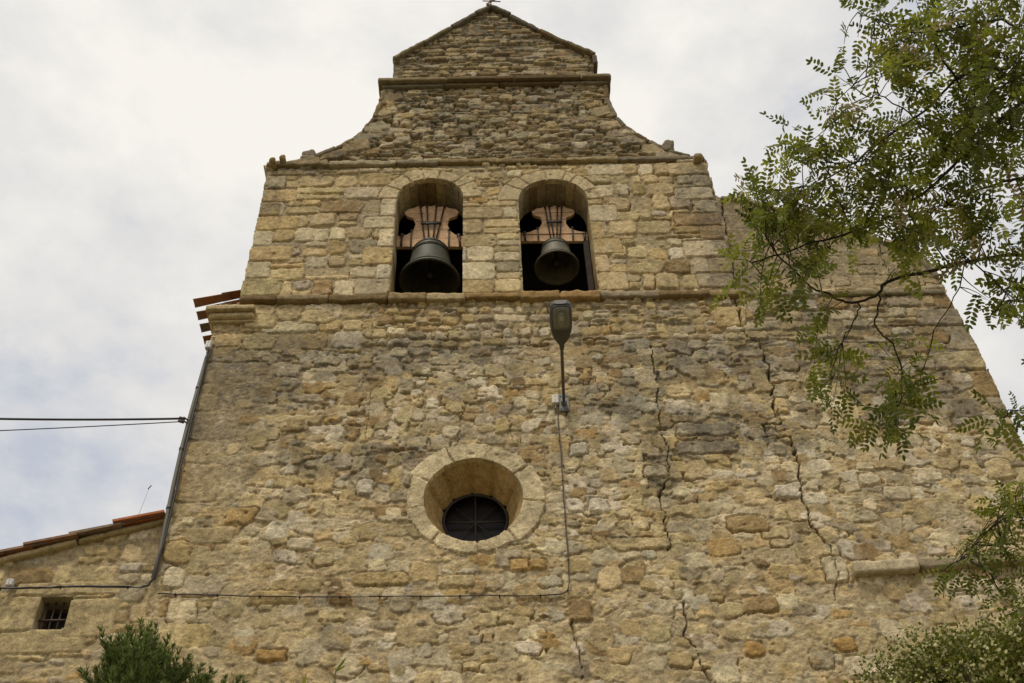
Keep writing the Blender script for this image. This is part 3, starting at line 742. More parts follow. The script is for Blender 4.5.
run(mb, (a_[0]+.06, a_[1]-.104), (b_[0]-.06, b_[1]-.104), .07, .06, 1.2, (.6, 1.0), P_DK, dirty=.42, rnd=.015, jy=.004, sag=.002); mb.build('cornice', M_SLAB, church)
# coping of the pediment: overlapping slabs
mb = MB()
rake_l = XZ([(392, 62), (421, 46), (450, 30), (474, 16), (491, 8.5)]); rake_r = XZ([(489, 8.5), (512, 18), (540, 33), (567, 46), (596, 58)])
for rake, lens in ((rake_l, None), (rake_r, None)):
    for (p, q_) in zip(rake[:-1], rake[1:]):
        run(mb, (p[0], p[1]+.05), (q_[0], q_[1]+.05), .085, .075, 1.2, (.42, .62), P_DK, .012, .018, .014, .36, .02)
e0, e1 = XZ([(596, 58)])[0], XZ([(595.5, 66)])[0]
mb.block((e0[0]-.03, .55, (e0[1]+e1[1])/2), (.04, 0, 0), (0, .62, 0), (0, 0, .12), GREY*.36, .03, .01, .03)
mb.build('coping', M_SLAB, church)
# coping of the sweeps, and the loose stones sitting on them
for cv in (curve_l[1:], curve_r[:-1]):
    mb = MB()
    for (p, q_) in zip(cv[:-1], cv[1:]):
        run(mb, (p[0], p[1]+.035), (q_[0], q_[1]+.03), .075, .035, 1.2, (.28, .5), P_DK, .010, .018, .006, .50, .012)
    mb.build('sweep_coping', M_SLAB, church)
for (px, py, w, h, t_) in ((308.5, 155, .10, .10, .1), (668, 146, .085, .13, -.45)):
    mb = MB(); q = P(px, py, .1); ca, sa = math.cos(t_), math.sin(t_)
    mb.block(q+np.array((0, .1, .02)), (w*ca, 0, w*sa), (0, .13, 0), (-h*sa, 0, h*ca), GREY*.62, .025, .016, .05)
    if px < 400: mb.block(q+np.array((0, .1, -.09)), (w*1.1, 0, 0), (0, .14, 0), (0, 0, .05), GREY*.6, .03, .012, .03)
    mb.build('finial_stone', M_SLAB, church)
for px, py, w in ((284, 167, .045), (274, 170, .05), (697, 166, .07)):
    mb = MB(); q = P(px, py, .05); mb.block(q, (w, 0, 0), (0, .2, 0), (0, 0, .05), OCHRE*.7 if px < 600 else BUFF*.7, .025, .016, .04); mb.build('corner_stone', M_SLAB, church)
# coping of the nave shoulder
mb = MB()
for p, q_ in zip(should[:-2], should[1:-1]): run(mb, (p[0], p[1]+.03), (q_[0], q_[1]+.03), .09, .03, 1.2, (.3, .6), P_DK, .012, .03, .01, .7, .012)
mb.build('shoulder_coping', M_SLAB, church)
# capital on the left corner: cavetto moulding
mb = MB(); x1 = WX(256, 305, -.1); zt = WZ(228, 306, -.13)
for (h0, h1, d, rn) in ((0, .075, .15, .008), (.077, .165, .105, .045), (.167, .205, .055, .012)):
    mb.block(((XL-d*.7+x1)/2, (.7-d)/2, zt-(h0+h1)/2), ((x1-XL+d*.7)/2, 0, 0), (0, (.7+d)/2, 0), (0, 0, (h1-h0)/2), BUFF*random.uniform(.84, .92), .025, .004, rn)
mb.build('corner_capital', M_SLAB, church)
# ledge low on the right
mb = MB(); q0, q1 = P(849.5, 567), P(1040, 555.5)
run(mb, (q0[0], q0[2]), (q1[0], q1[2]), .125, .10, .05, (.55, 1.1), (0, .6, 1, 5, 0, 0, 0), .012, .012, .006, .72)
mb.build('stone_ledge', M_SLAB, church)
# nave behind the front
mb = MB()
mb.box((XL+.02, 1.3, 0), (XL+.6, 16, 12.3), MORT*.9); mb.box((XR-.6, 1.3, 0), (XR-.02, 16, 12.2), MORT*.9); mb.box((XL+.6, 15.5, 0), (XR-.6, 16, 13), MORT*.9); mb.build('nave_wall', M_STONE, church)
def half_tile(mb, a, b, r0, r1, up, side, col, n=8, t=.014, flip=1):
    """tapered barrel tile from a (high) to b (low)"""
    a, b, up, side = Vector(a), Vector(b), Vector(up), Vector(side); V = []; 
    for (p, r) in ((a, r0), (b, r1)):
        for rr in (r, r-t):
            for k in range(n+1):
                th = math.pi*k/n; V.append(p+side*(rr*math.cos(th))+up*(flip*rr*.75*math.sin(th)))
    m = n+1; F = []
    for k in range(n):
        F.append((k, k+1, 2*m+k+1, 2*m+k)); F.append((m+k+1, m+k, 3*m+k, 3*m+k+1)); F.append((2*m+k, 2*m+k+1, 3*m+k+1, 3*m+k)); F.append((k+1, k, m+k, m+k+1))
    F += [(0, 2*m, 3*m, m), (n, m+n, 3*m+n, 2*m+n)]
    mb.add(V, F, col)
def tcol(): return np.array(random.choice([(.34, .125, .05), (.28, .115, .055), (.36, .17, .085), (.22, .12, .07), (.28, .18, .11), (.20, .14, .09)]))*random.uniform(.85, 1.15)
rm = MB(); ex, ez = WX(194, 304, .1), WZ(194, 304, .1)      # eave of the left roof slope, tiles point out over the wall
sl = Vector((-math.cos(R(17)), 0, -math.sin(R(17)))); upn = Vector((-math.sin(R(17)), 0, math.cos(R(17))))
for k in range(34):
    y = .12+k*.215
    for c_ in range(4):
        lo = Vector((ex, y, ez))-sl*(c_*.36); hi = lo-sl*.46
        half_tile(rm, hi+upn*.02, lo+upn*(.03), .058, .07, upn, Vector((0, 1, 0)), tcol())
        half_tile(rm, hi+Vector((.0, .107, 0))-upn*.02, lo-sl*(.17 if c_ == 0 else 0)+Vector((0, .107, 0))-upn*.005, .06, .055, upn, Vector((0, 1, 0)), tcol(), flip=-1)
ridge = Vector((1.2, 0, 14.0))
rm.add([(XL+.6, 1.36, 12.9), (1.2, 1.36, 14.2), (1.2, 15.8, 14.2), (XL+.6, 15.8, 12.9), (XR, 1.36, 12.6), (XR, 15.8, 12.6)], [(0, 1, 2, 3), (1, 4, 5, 2)], (.24, .11, .06))
rm.build('roof', M_TILE, church, smooth=True)

# ------------------------------------------------------------------ low building on the left
annex = empty('side_building', (-5.2, .3, 0), 'low stone lean-to with red tiles and a barred window left of the church', 'building')
AY = .06
roofpts = XZ([(-40, 573), (0, 564), (40, 554), (80, 545), (120, 535), (161, 525)], AY)
ax0 = -7.0; dzdx = (roofpts[-1][1]-roofpts[1][1])/(roofpts[-1][0]-roofpts[1][0])
zr = lambda x: roofpts[1][1]+(x-roofpts[1][0])*dzdx
ra = Relief(ax0, XL+.02, 6.4, 9.6, .0125, 41)
Xa, Za = ra.X, ra.Z
ra.H = (-.006+.010*ra.low+.008*ra.mid+.005*ra.fine+(.5-ra.pebB)*.005).astype(np.float32)
ra.col = (MORT[None, None]*(1+.14*ra.low[..., None]+.1*ra.mid[..., None]+.1*ra.fine[..., None])).astype(np.float32)
wx0, wx1, wz0, wz1 = WX(37, 612, AY), WX(69, 612, AY), WZ(50, 629, AY), WZ(55, 597, AY)
ra.courses(ax0, XL+.05, 6.4, 9.5, (.16, .29), (.18, .46), (5, 2, 6, 1.4, 1, .25, .6), (-.006, .016), .24, .022, .012, .28, .025, .06)
for (cx, cz, hw, hh) in (((wx0+wx1)/2-.02, wz0-.14, .42, .13), (wx0-.19, (wz0+wz1)/2, .185, (wz1-wz0)/2+.02), (wx1+.15, (wz0+wz1)/2, .145, (wz1-wz0)/2+.02), ((wx0+wx1)/2+.1, wz1+.09, .52, .075), (-3.95, wz1-.25, .25, .22)):
    ra.quad(cx, cz, hw, hh, .016, BUFF*random.uniform(.85, 1.0), edge=.02, jit=.03, replace=True, irr=.012, rnd=.1)
ra.col *= (1+.20*ra.fine+.18*ra.mid+.12*ra.edge+.06*ra.grain)[..., None]; ra.H += (.5-ra.pebB)*.0025
ra.stain(sstep(.1, .5, ra.big*.5+ra.mid*.6)*.5, LICH, .45)
ra.stain((1-sstep(.0, .5, np.abs(Xa-(-3.55))))*sstep(8.2, 8.6, Za)*sstep(-.2, .3, ra.mid)*.5, LICH, .4)
sda = np.maximum(Za-(roofpts[1][1]+(Xa-roofpts[1][0])*dzdx), np.maximum(Xa-(XL+.015), ax0+.01-Xa))
sda = np.maximum(sda, -np.maximum(np.abs(Xa-(wx0+wx1)/2)-(wx1-wx0)/2, np.abs(Za-(wz0+wz1)/2)-(wz1-wz0)/2))
ob = ra.make(sda, {0: ('wall', annex, None)}, lambda V: np.where((V[:, 0] > wx0-.05) & (V[:, 0] < wx1+.05) & (V[:, 2] < wz1+.05) & (V[:, 2] > wz0-.05), .30, .7), M_STONE, None)
# the relief is built on y = 0: set it back to the annex plane
ob[0].location.y += AY
mb = MB(); mb.box((ax0, AY+.01, -.3), (XL, AY+.7, 6.41), MORT*.9); mb.box((ax0, AY+.72, -.3), (ax0+.4, 6, 7.9), MORT*.9); mb.build('wall_foot', M_STONE, annex)
win = MB(); yy = AY+.22
fw = .035
win.box((wx0, yy, wz0), (wx0+fw, yy+.05, wz1), (.08, .05, .03)); win.box((wx1-fw, yy, wz0), (wx1, yy+.05, wz1), (.08, .05, .03)); win.box((wx0+fw, yy, wz1-fw), (wx1-fw, yy+.05, wz1), (.08, .05, .03)); win.box((wx0+fw, yy, wz0), (wx1-fw, yy+.05, wz0+fw), (.08, .05, .03))
wino = win.build('window', M_WOOD, annex, smooth=False)
mb = MB(); mb.box((wx0+fw, yy+.03, wz0+fw), (wx1-fw, yy+.04, wz1-fw)); mb.build('window_pane', M_GLASS, wino, smooth=False)
mb = MB()
for k in range(4):
    x = wx0+(wx1-wx0)*(k+.5)/4; mb.tube([(x, AY+.10, wz0), (x, AY+.10, wz1)], .010, 6, (.10, .075, .06))
zc = wz0+(wz1-wz0)*.42; mb.tube([(wx0, AY+.085, zc), (wx1, AY+.085, zc)], .010, 6, (.10, .075, .06)); mb.build('window_bars', M_IRON, wino)
# verge bed + tiles
bd = MB(); x = XL-.02
u_ = Vector((1, 0, dzdx)).normalized(); nrm = Vector((-u_.z, 0, u_.x))
run(bd, (-6.9, zr(-6.9)+.05), (XL+.0, zr(XL)+.05), .06, .06-AY, .6, (.7, 1.3), (3, 0, 4, 3, 1, 0, 0), .006, .02, .004, .75, .01)
bd.build('verge', M_SLAB, annex)
rt_ = MB()
sd_ = -u_
for row in range(14):
    y = AY-.04+row*.21
    x = XL-.03; i = 0
    while x > -6.9:
        hi = Vector((x, y, zr(x)+.045)); ln = .50
        lo = hi+sd_*ln
        lift = nrm*(.022)
        half_tile(rt_, hi+nrm*.004, lo+lift, .06, .07, nrm, Vector((0, 1, 0)), tcol(), t=.016)
        half_tile(rt_, hi+Vector((0, .115, 0))-nrm*.01, lo+Vector((0, .115, 0))+nrm*.005, .085, .08, nrm, Vector((0, 1, 0)), tcol(), flip=-1)
        x -= .40*u_.x; i += 1
# mortared verge course along the front, tile on edge
x = XL-.03
while x > -6.9:
    hi = Vector((x, AY-.12+random.uniform(-.02, .02), zr(x)+.050+random.uniform(-.008, .008))); lo = hi+sd_*.52
    w_ = Vector((0, .13, 0)); th_ = nrm*.028
    c0 = tcol()*1.15; V = [hi, lo+nrm*.034, lo+nrm*.034+th_, hi+th_, hi+w_, lo+nrm*.034+w_, lo+nrm*.034+th_+w_, hi+th_+w_]
    rt_.add(V, [(0, 1, 2, 3), (7, 6, 5, 4), (0, 4, 5, 1), (1, 5, 6, 2), (2, 6, 7, 3), (3, 7, 4, 0)], c0); x -= .44*u_.x
auto_smooth(rt_.build('roof', M_TILE, annex), 40)

# ------------------------------------------------------------------ bells
def zp(q): return (q[0]/4.088+370, q[1]/4.088+160)
def make_bell(label, yoke_poly, rods, bars, mouth, top_y, cx_px, c_arch, green):
    BY = .42
    depth = lambda p: float((np.array(p)-CAM)@CF)
    c0 = P(cx_px, mouth[1], BY)
    Rm = mouth[0]*depth(c0)/FOC
    zm = WZ(cx_px, mouth[1], BY-Rm); xm = WX(cx_px, mouth[1], BY-Rm)
    zt = WZ(cx_px, top_y, BY-Rm*.35)
    H = zt-zm
    t = empty('bell', (xm, BY, zm), label, 'bell', 'bronze bells in the arched openings')
    pr = [(1.0, 0), (1.0, .035), (.955, .075), (.86, .16), (.76, .30), (.69, .46), (.645, .62), (.615, .76), (.575, .86), (.49, .935), (.34, .98), (.10, 1.0), (.0005, 1.0)]
    inner = [(.93, 0), (.86, .10), (.74, .28), (.64, .5), (.56, .8), (.42, .90), (.0005, .92)]
    bm_ = MB(); full = [(r*Rm, z*H) for r, z in reversed(inner)]+[(r*Rm, z*H) for r, z in pr]
    bm_.lathe(full, xm, BY, zm, 64, green)
    for z0, rr in ((.115, .925), (.135, .905), (.68, .64), (.72, .63), (.82, .60)):
        ring = [(xm+rr*Rm*math.cos(a), BY+rr*Rm*math.sin(a), zm+z0*H) for a in np.linspace(0, 2*math.pi, 65)]
        bm_.tube(ring, .008, 6, green*1.05, cap=False)
    bm_.build('bell_body', M_BRONZE, t)
    cl = MB(); cl.tube([(xm, BY, zm+.9*H), (xm, BY, zm+.22*H)], .018, 8, (.04, .035, .03)); cl.lathe([(.0005, -.07), (.05, -.05), (.065, 0), (.05, .05), (.018, .08)], xm, BY, zm+.2*H, 16, (.04, .035, .03)); cl.build('clapper', M_IRON, t)
    # timber headstock in boards
    FY = BY-.10
    poly = XZ([zp(q) for q in yoke_poly], FY)
    zs = sorted(p[1] for p in poly); z0, z1 = zs[0], zs[-1]
    yk = MB(); nb = 5
    def clip(poly, zc, keep_above):
        out = []
        for i in range(len(poly)):
            a, b = poly[i], poly[(i+1) % len(poly)]
            ia = (a[1] >= zc) == keep_above; ib = (b[1] >= zc) == keep_above
            if ia: out.append(a)
            if ia != ib: tt = (zc-a[1])/(b[1]-a[1]); out.append((a[0]+(b[0]-a[0])*tt, zc))
        return out
    for k in range(nb):
        lo, hi = z0+(z1-z0)*k/nb+(.004 if k else 0), z0+(z1-z0)*(k+1)/nb-(.004 if k < nb-1 else -.01)
        pl = clip(clip(poly, lo, True), hi, False)
        if len(pl) > 2: yk.prism(pl, FY+random.uniform(-.006, .006), FY+.05, np.array((.60, .385, .22))*random.uniform(.85, 1.12))
    yo = yk.build('headstock', M_WOOD, t, smooth=False)
    for (a, b, w) in rods:
        st = MB(); pa, pb = P(*zp(a), FY-.02), P(*zp(b), FY-.02)
        st.tube([pa, pb], w, 6, (.055, .045, .04)); st.tube([pa+np.array((0, -.012, 0)), pa+np.array((0, .02, 0))], w*1.7, 6, (.055, .045, .04)); st.build('iron_strap', M_IRON, yo)
    for (a, b) in bars:
        st = MB(); pa, pb = P(*zp(a), FY-.035), P(*zp(b), FY-.035); st.box((pa[0], FY-.045, pa[2]-.022), (pb[0], FY-.03, pa[2]+.022), (.05, .042, .038)); st.build('iron_clamp', M_IRON, yo)
    ca = MB()
    for dx in (-.12, -.04, .04, .12): ca.tube([(xm+dx, BY, zm+H*.97), (xm+dx*.7, BY, zm+H+.16)], .022, 6, green*.8)
    ca.build('crown_loop', M_BRONZE, t)
    zb = z0+.10; c, w, sp = c_arch
    for sg in (-1, 1):
        ax = MB(); ax.tube([(c+sg*(w-.10), BY, zb), (c+sg*(w+.02), BY, zb)], .035, 10, (.05, .045, .04)); ax.build('axle', M_IRON, t)
YL = [(108,354),(110,312),(150,305),(175,290),(187,262),(178,238),(150,228),(141,214),(155,201),(180,196),(197,188),(215,192),(232,184),(250,190),(268,184),(286,192),(304,188),(322,196),(350,200),(364,212),(354,228),(325,238),(316,262),(328,290),(350,305),(380,312),(381,354)]
YR = [(618,330),(620,300),(650,297),(690,280),(705,255),(697,232),(670,225),(661,212),(680,200),(708,194),(722,189),(738,194),(755,187),(772,194),(788,189),(802,196),(830,203),(837,214),(825,226),(803,235),(800,255),(815,280),(850,292),(888,298),(890,330)]
make_bell('larger dark bronze bell filling the left arch and dipping behind its sill', YL,
          [((207,190),(222,324),.011),((233,186),(240,324),.011),((272,186),(258,324),.011),((304,190),(270,324),.011),((170,290),(166,352),.010),((322,286),(322,352),.010),((131,306),(127,352),.016),((363,308),(368,352),.016)],
          [((208,260),(292,260))], (30.0, 258.5), 238.5, 427.8, ARCH[0], np.array((.075, .072, .052)))
make_bell('smaller paler bronze bell hanging clear of the sill in the right arch', YR,
          [((716,192),(738,318),.010),((732,190),(752,318),.010),((766,190),(764,318),.010),((784,192),(776,318),.010),((686,280),(688,328),.010),((827,278),(830,328),.010),((632,298),(636,328),.015),((876,300),(878,328),.015)],
          [((722,254),(786,254))], (22.4, 250.5), 238.0, 557.6, ARCH[1], np.array((.13, .12, .085)))
# timber post standing in the right opening, against its jamb
mb = MB(); c, w, sp = ARCH[1]
mb.box((c+w-.085, .30, 12.64), (c+w-.015, .38, 14.0), (.05, .038, .028)); tag(auto_smooth(mb.build('timber_post', M_WOOD), 30), 'thin dark timber post against the right jamb of the right arch', 'post')

# ------------------------------------------------------------------ street lamp
Lb = P(563.5, 403); hd = 1.35
lamp = empty('street_lamp', (float(Lb[0]), 0, float(Lb[2])), 'grey street lamp on a thin pipe arm below the right bell arch', 'street lamp')
E0 = P(561.7, 343, -hd)
mb = MB(); arm = []
b0 = np.array((Lb[0], -.07, Lb[2]-.05))
for t in np.linspace(0, 1, 14):
    p = b0*(1-t)+E0*t; p = p+np.array((0, 0, .05*math.sin(t*math.pi))); arm.append(p)
mb.tube(arm, .018, 10, (.11, .10, .085)); mb.build('arm', M_IRON, lamp)
mb = MB(); mb.box((Lb[0]-.055, -.045, Lb[2]-.16), (Lb[0]+.055, -.022, Lb[2]+.10), (.17, .165, .15)); mb.tube([(Lb[0], -.03, Lb[2]-.05), (Lb[0], -.10, Lb[2]-.045)], .034, 12, (.20, .20, .19))
for dx in (-.035, .035):
    for dz in (-.13, .07): mb.tube([(Lb[0]+dx, -.045, Lb[2]+dz), (Lb[0]+dx, -.056, Lb[2]+dz)], .010, 6, (.2, .2, .2))
auto_smooth(mb.build('wall_bracket', M_IRON, lamp))
# head: seen from below; axis from the arm end outwards
E1 = P(560.5, 302, -hd-.47)
axis = Vector(E1-E0); HL = axis.length; axis.normalize(); side = Vector((1, 0, 0)); side = (side-axis*side.dot(axis)).normalized(); upv = side.cross(axis).normalized()
if upv.z < 0: upv = -upv
secs = [(-.06, .028, .028, .0), (.0, .035, .04, .0), (.05, .065, .055, .0), (.16, .098, .07, .0), (.30, .122, .085, .005), (.45, .134, .10, .01), (.70, .134, .11, .012), (.88, .126, .10, .01), (.96, .108, .08, .0), (1.0, .07, .045, .0)]
hm = MB(); V = []; n = 28
for (t, w, h, o) in secs:
    p = Vector(E0)+axis*(t*HL if t > 0 else t)
    for k in range(n):
        th = 2*math.pi*k/n; cx_, cy_ = math.cos(th), math.sin(th)
        sx = math.copysign(abs(cx_)**.55, cx_); sy = math.copysign(abs(cy_)**.6, cy_)
        V.append(p+side*(w*.86*sx)+upv*((h if sy > 0 else .035)*sy+o))
Fh = [(i*n+k, i*n+(k+1) % n, (i+1)*n+(k+1) % n, (i+1)*n+k) for i in range(len(secs)-1) for k in range(n)]+[tuple(range(n)), tuple((len(secs)-1)*n+k for k in range(n-1, -1, -1))]
hm.add(V, Fh, (.075, .072, .062)); ho = auto_smooth(hm.build('lamp_head', M_PLAST, lamp), 50)
# bezel, reflector, bulb and domed lens on the underside
c = Vector(E0)+axis*(.67*HL)-upv*.034
def rrect(w, l, off, n=36, pw=.42):
    out = []
    for k in range(n):
        th = 2*math.pi*k/n; a, b = math.cos(th), math.sin(th)
        out.append(c+side*(w*math.copysign(abs(a)**pw, a))+axis*(l*math.copysign(abs(b)**pw, b))-upv*off)
    return out
bz = MB(); rr = rrect(.094, HL*.28, .004); bz.tube(rr+[rr[0]], .012, 8, (.10, .095, .085), cap=False); bz.build('bezel', M_PLAST, ho)
rf2 = MB(); r0, r1_ = rrect(.090, HL*.275, .002), rrect(.05, HL*.16, -.0)
rf2.add(r0, [tuple(range(36))], (.30, .29, .25)); rf2.build('reflector', M_PLAST, ho)
bl = MB(); pts = [c+axis*(HL*s_)-upv*.028 for s_ in (-.20, -.16, -.12, -.05, .03, .09, .13, .15)]; bl.tube(pts, [.012, .016, .02, .03, .036, .032, .02, .004], 14, (.40, .38, .30)); bl.build('bulb', M_PLAST, ho)
le = MB(); V = rrect(.090, HL*.275, .006)+rrect(.084, HL*.26, .035)+rrect(.06, HL*.20, .055)+[c-upv*.06]; n = 36
le.add(V, [(j*n+k, j*n+(k+1) % n, (j+1)*n+(k+1) % n, (j+1)*n+k) for j in range(2) for k in range(n)]+[(2*n+k, 2*n+(k+1) % n, 3*n) for k in range(n)]); le.build('lens', M_LENS, ho)

def wbox(name, px0, px1, py0, py1, y0, dep, col, label, cat):
    a, b = P(px0, py1, y0-dep), P(px1, py0, y0-dep)
    bm = bmesh.new(); bmesh.ops.create_cube(bm, size=1)
    for v in bm.verts: v.co = Vector(((a[0]+b[0])/2+v.co.x*(b[0]-a[0]), y0-dep/2+v.co.y*dep, (a[2]+b[2])/2+v.co.z*(b[2]-a[2])))
    bmesh.ops.bevel(bm, geom=bm.edges[:], offset=.008, segments=2, affect='EDGES')
    t = MB(); t.v = [tuple(v.co) for v in bm.verts]; bm.verts.index_update(); t.f = [tuple(v.index for v in f.verts) for f in bm.faces]; t.c = [tuple(col)]*len(t.v); bm.free()
    for s_ in (.3, .7): t.tube([((a[0]+b[0])/2, y0-dep-.004, a[2]+(b[2]-a[2])*s_), ((a[0]+b[0])/2, y0-dep+.002, a[2]+(b[2]-a[2])*s_)], .006, 6, (.2, .2, .2))
    t.tube([((a[0]+b[0])/2, y0-dep*.5, a[2]), ((a[0]+b[0])/2, y0-dep*.5, a[2]-.06)], .009, 6, (.25, .24, .22))
    return tag(auto_smooth(t.build(name, M_PLAST), 50), label, cat)
wbox('junction_box', 552.2, 558.2, 394, 402.5, -.015, .06, (.62, .58, .48), 'small cream junction box beside the foot of the lamp arm', 'junction box')
wbox('junction_box', 4.5, 14, 578, 585, AY-.02, .06, (.58, .56, .50), 'small pale box above the black cable on the lean-to wall', 'junction box')
wbox('junction_box', 204.5, 211.5, 340, 347, -.03, .07, (.60, .58, .52), 'small white box at the top of the corner pipe below the capital', 'junction box')

# ------------------------------------------------------------------ cables and pipe
def cable(name, px, y, rad, col, label, cat, wob=.004, n=10, clips=None, mat=None):
    pts = []
    for (a, b) in zip(px[:-1], px[1:]):
        m = max(2, int(math.hypot(b[0]-a[0], b[1]-a[1])/n))
        for k in range(m):
            t = k/m; q = P(a[0]+(b[0]-a[0])*t, a[1]+(b[1]-a[1])*t, y); q = q+np.array((random.uniform(-wob, wob), random.uniform(-wob, 0), random.uniform(-wob, wob))); pts.append(q)
    pts.append(P(*px[-1], y))
    mb = MB(); mb.tube(pts, rad, 6, col)
    o = mb.build(name, mat or M_PLAST); tag(o, label, cat)
    if clips:
        for k in range(3, len(pts)-2, clips):
            p = pts[k]; cb = MB(); cb.box((p[0]-.007, p[1]-.010, p[2]-.012), (p[0]+.007, p[1]+.02, p[2]+.012), np.array(col)*.9); cb.build('cable_clip', M_PLAST, o)
    return o
cable('wall_cable', [(557.2, 408), (558.8, 430), (561.5, 460), (563, 490), (566, 530), (568.5, 560), (569.3, 582), (568, 590), (561, 594.5), (530, 595.8), (480, 595.5), (440, 596.5), (400, 596), (360, 597), (320, 597.2), (280, 596.3), (240, 596), (205, 594.5), (175, 594.3), (158, 593.5)],
      -.042, .0068, (.05, .036, .025), 'thin brown cable clipped down the wall from the lamp and along to the left', 'cable', clips=4)
pp = MB(); yy = -.03
pts = [P(a, b, yy) for a, b in [(209, 349), (204.5, 358), (196, 388), (187, 420), (179.5, 449), (172, 482), (166.5, 508), (161, 536), (156, 560), (151, 578)]]
pp.tube([(float(p[0])+.024, float(p[1]), float(p[2])) for p in pts], .024, 12, (.14, .12, .085))
po = tag(pp.build('drain_pipe', M_PLAST), 'grey pipe running down the left corner of the church', 'pipe')
for k in (2, 4, 6):
    p = pts[k]; cb = MB(); cb.tube([(float(p[0])+.024, yy, float(p[2])+.02), (float(p[0])+.024, yy, float(p[2])-.02)], .029, 12, (.12, .11, .09)); cb.build('pipe_clamp', M_IRON, po)
cable('power_cable', [(208, 350), (205, 366), (197, 400), (188, 436), (180.5, 468), (174, 500), (166, 535), (157, 565), (153, 579), (148, 585.5), (140, 587.5), (115, 587), (80, 586.5), (40, 587.5), (0, 588.5), (-60, 590)], -.055, .012, (.03, .027, .024),
      'thick black cable down the church corner and along the lean-to wall', 'cable', clips=6)
def wire(a, b, sag, rad, label):
    pts = []
    for t in np.linspace(0, 1, 40):
        p = np.array(a)*(1-t)+np.array(b)*t; p[2] -= sag*4*t*(1-t); pts.append(p)
    mb = MB(); mb.tube(pts, rad, 6, (.03, .03, .032)); o = tag(mb.build('overhead_wire', M_PLAST), label, 'wire', 'overhead wires at the left')
    k = MB(); a = np.array(a); k.tube([a+np.array((.10, .10, 0)), a+np.array((.0, -.02, 0))], .010, 6, (.1, .1, .1)); k.tube([a+np.array((.012, 0, -.01)), a+np.array((-.05, -.01, .004))], .018, 8, (.10, .07, .05)); k.build('wall_anchor', M_IRON, o); return o
wa = P(184, 418.5, -.08); wb = P(-330, 402, -.6)
wire(wa, wb, .10, .013, 'thicker upper wire coming in from the left to the church corner')
wa2 = P(183, 421.5, -.08); wb2 = P(-330, 440, -.6)
wire(wa2, wb2, .04, .006, 'thinner lower wire coming in from the left below the thick one')
mb = MB(); b0 = P(128, 536, .1); b1 = P(149, 489, .1); mb.tube([b0, b0*.5+b1*.5+np.array((.01, 0, 0)), b1], [.003, .0022, .0018], 5, (.30, .29, .27)); mb.tube([b1-np.array((.01, 0, .0)), b1+np.array((.015, 0, .05))], .006, 5, (.08, .08, .08))
tag(mb.build('whip_aerial', M_IRON), 'hair-thin aerial rising from the lean-to roof', 'aerial')

# ------------------------------------------------------------------ iron cross on the peak
pk = P(491, 9, .45); cr_t = empty('iron_cross', tuple(map(float, pk)), 'small rusty iron cross on the peak of the gable', 'cross')
RUST = (.16, .085, .055)
mb = MB(); mb.tube([pk+np.array((0, 0, -.1)), pk+np.array((.0, 0, 1.0))], .014, 6, RUST); mb.build('shaft', M_IRON, cr_t)
mb = MB(); zc = pk[2]+.30
mb.tube([(pk[0]-.15, pk[1], zc+.02), (pk[0]+.18, pk[1], zc-.02)], .011, 6, RUST)
mb.tube([(pk[0]-.08, pk[1]+.10, zc+.10), (pk[0]+.11, pk[1]-.10, zc-.12)], .010, 6, RUST); mb.tube([(pk[0]+.09, pk[1], zc+.11), (pk[0]-.06, pk[1], zc-.08)], .009, 6, RUST)
mb.lathe([(.0005, -.03), (.03, 0), (.0005, .03)], float(pk[0]), float(pk[1]), float(zc), 10, RUST); mb.build('arms', M_IRON, cr_t)

# ------------------------------------------------------------------ plants
class LeafBuf:
    def __init__(s): s.V = []; s.F4 = []; s.F3 = []; s.C = []; s.n = 0
    def add(s, V, F, col):
        s.V.append(V); s.C.append(np.tile(col, (len(V), 1))); F = np.asarray(F)+s.n
        (s.F4 if F.shape[1] == 4 else s.F3).append(F); s.n += len(V)
    def build(s, name, mat, parent):
        F = []
        if s.F4: F.append(np.concatenate(s.F4))
        if s.F3: F.append(np.concatenate(s.F3))
        return link(name, mesh_np(name, np.concatenate(s.V), F, True, np.concatenate(s.C)), mat, parent)
def nrmz(v): return v/(np.linalg.norm(v)+1e-9)
def perp(d):
    a = np.cross(d, rng.normal(0, 1, 3)); return nrmz(a)
LT = np.array([(0, 0, 0), (.28, .5, .06), (.28, -.5, .06), (.72, .46, .05), (.72, -.46, .05), (1.0, .0, -.03), (.28, 0, -.02), (.72, 0, -.03)])
LF = np.array([(0, 6, 1, 1), (0, 2, 6, 6)])
LQ = np.array([(6, 7, 3, 1), (2, 4, 7, 6)]); LT3 = np.array([(0, 6, 1), (0, 2, 6), (3, 7, 5), (7, 4, 5)])
def leaflet(buf, o, d, nr, L, W, col):
    sd_ = np.cross(nr, d); V = o+LT[:, 0:1]*L*d+LT[:, 1:2]*W*sd_+LT[:, 2:3]*W*nr
    n = buf.n; buf.V.append(V); buf.C.append(np.tile(col, (8, 1))); buf.F4.append(LQ+n); buf.F3.append(LT3+n); buf.n += 8
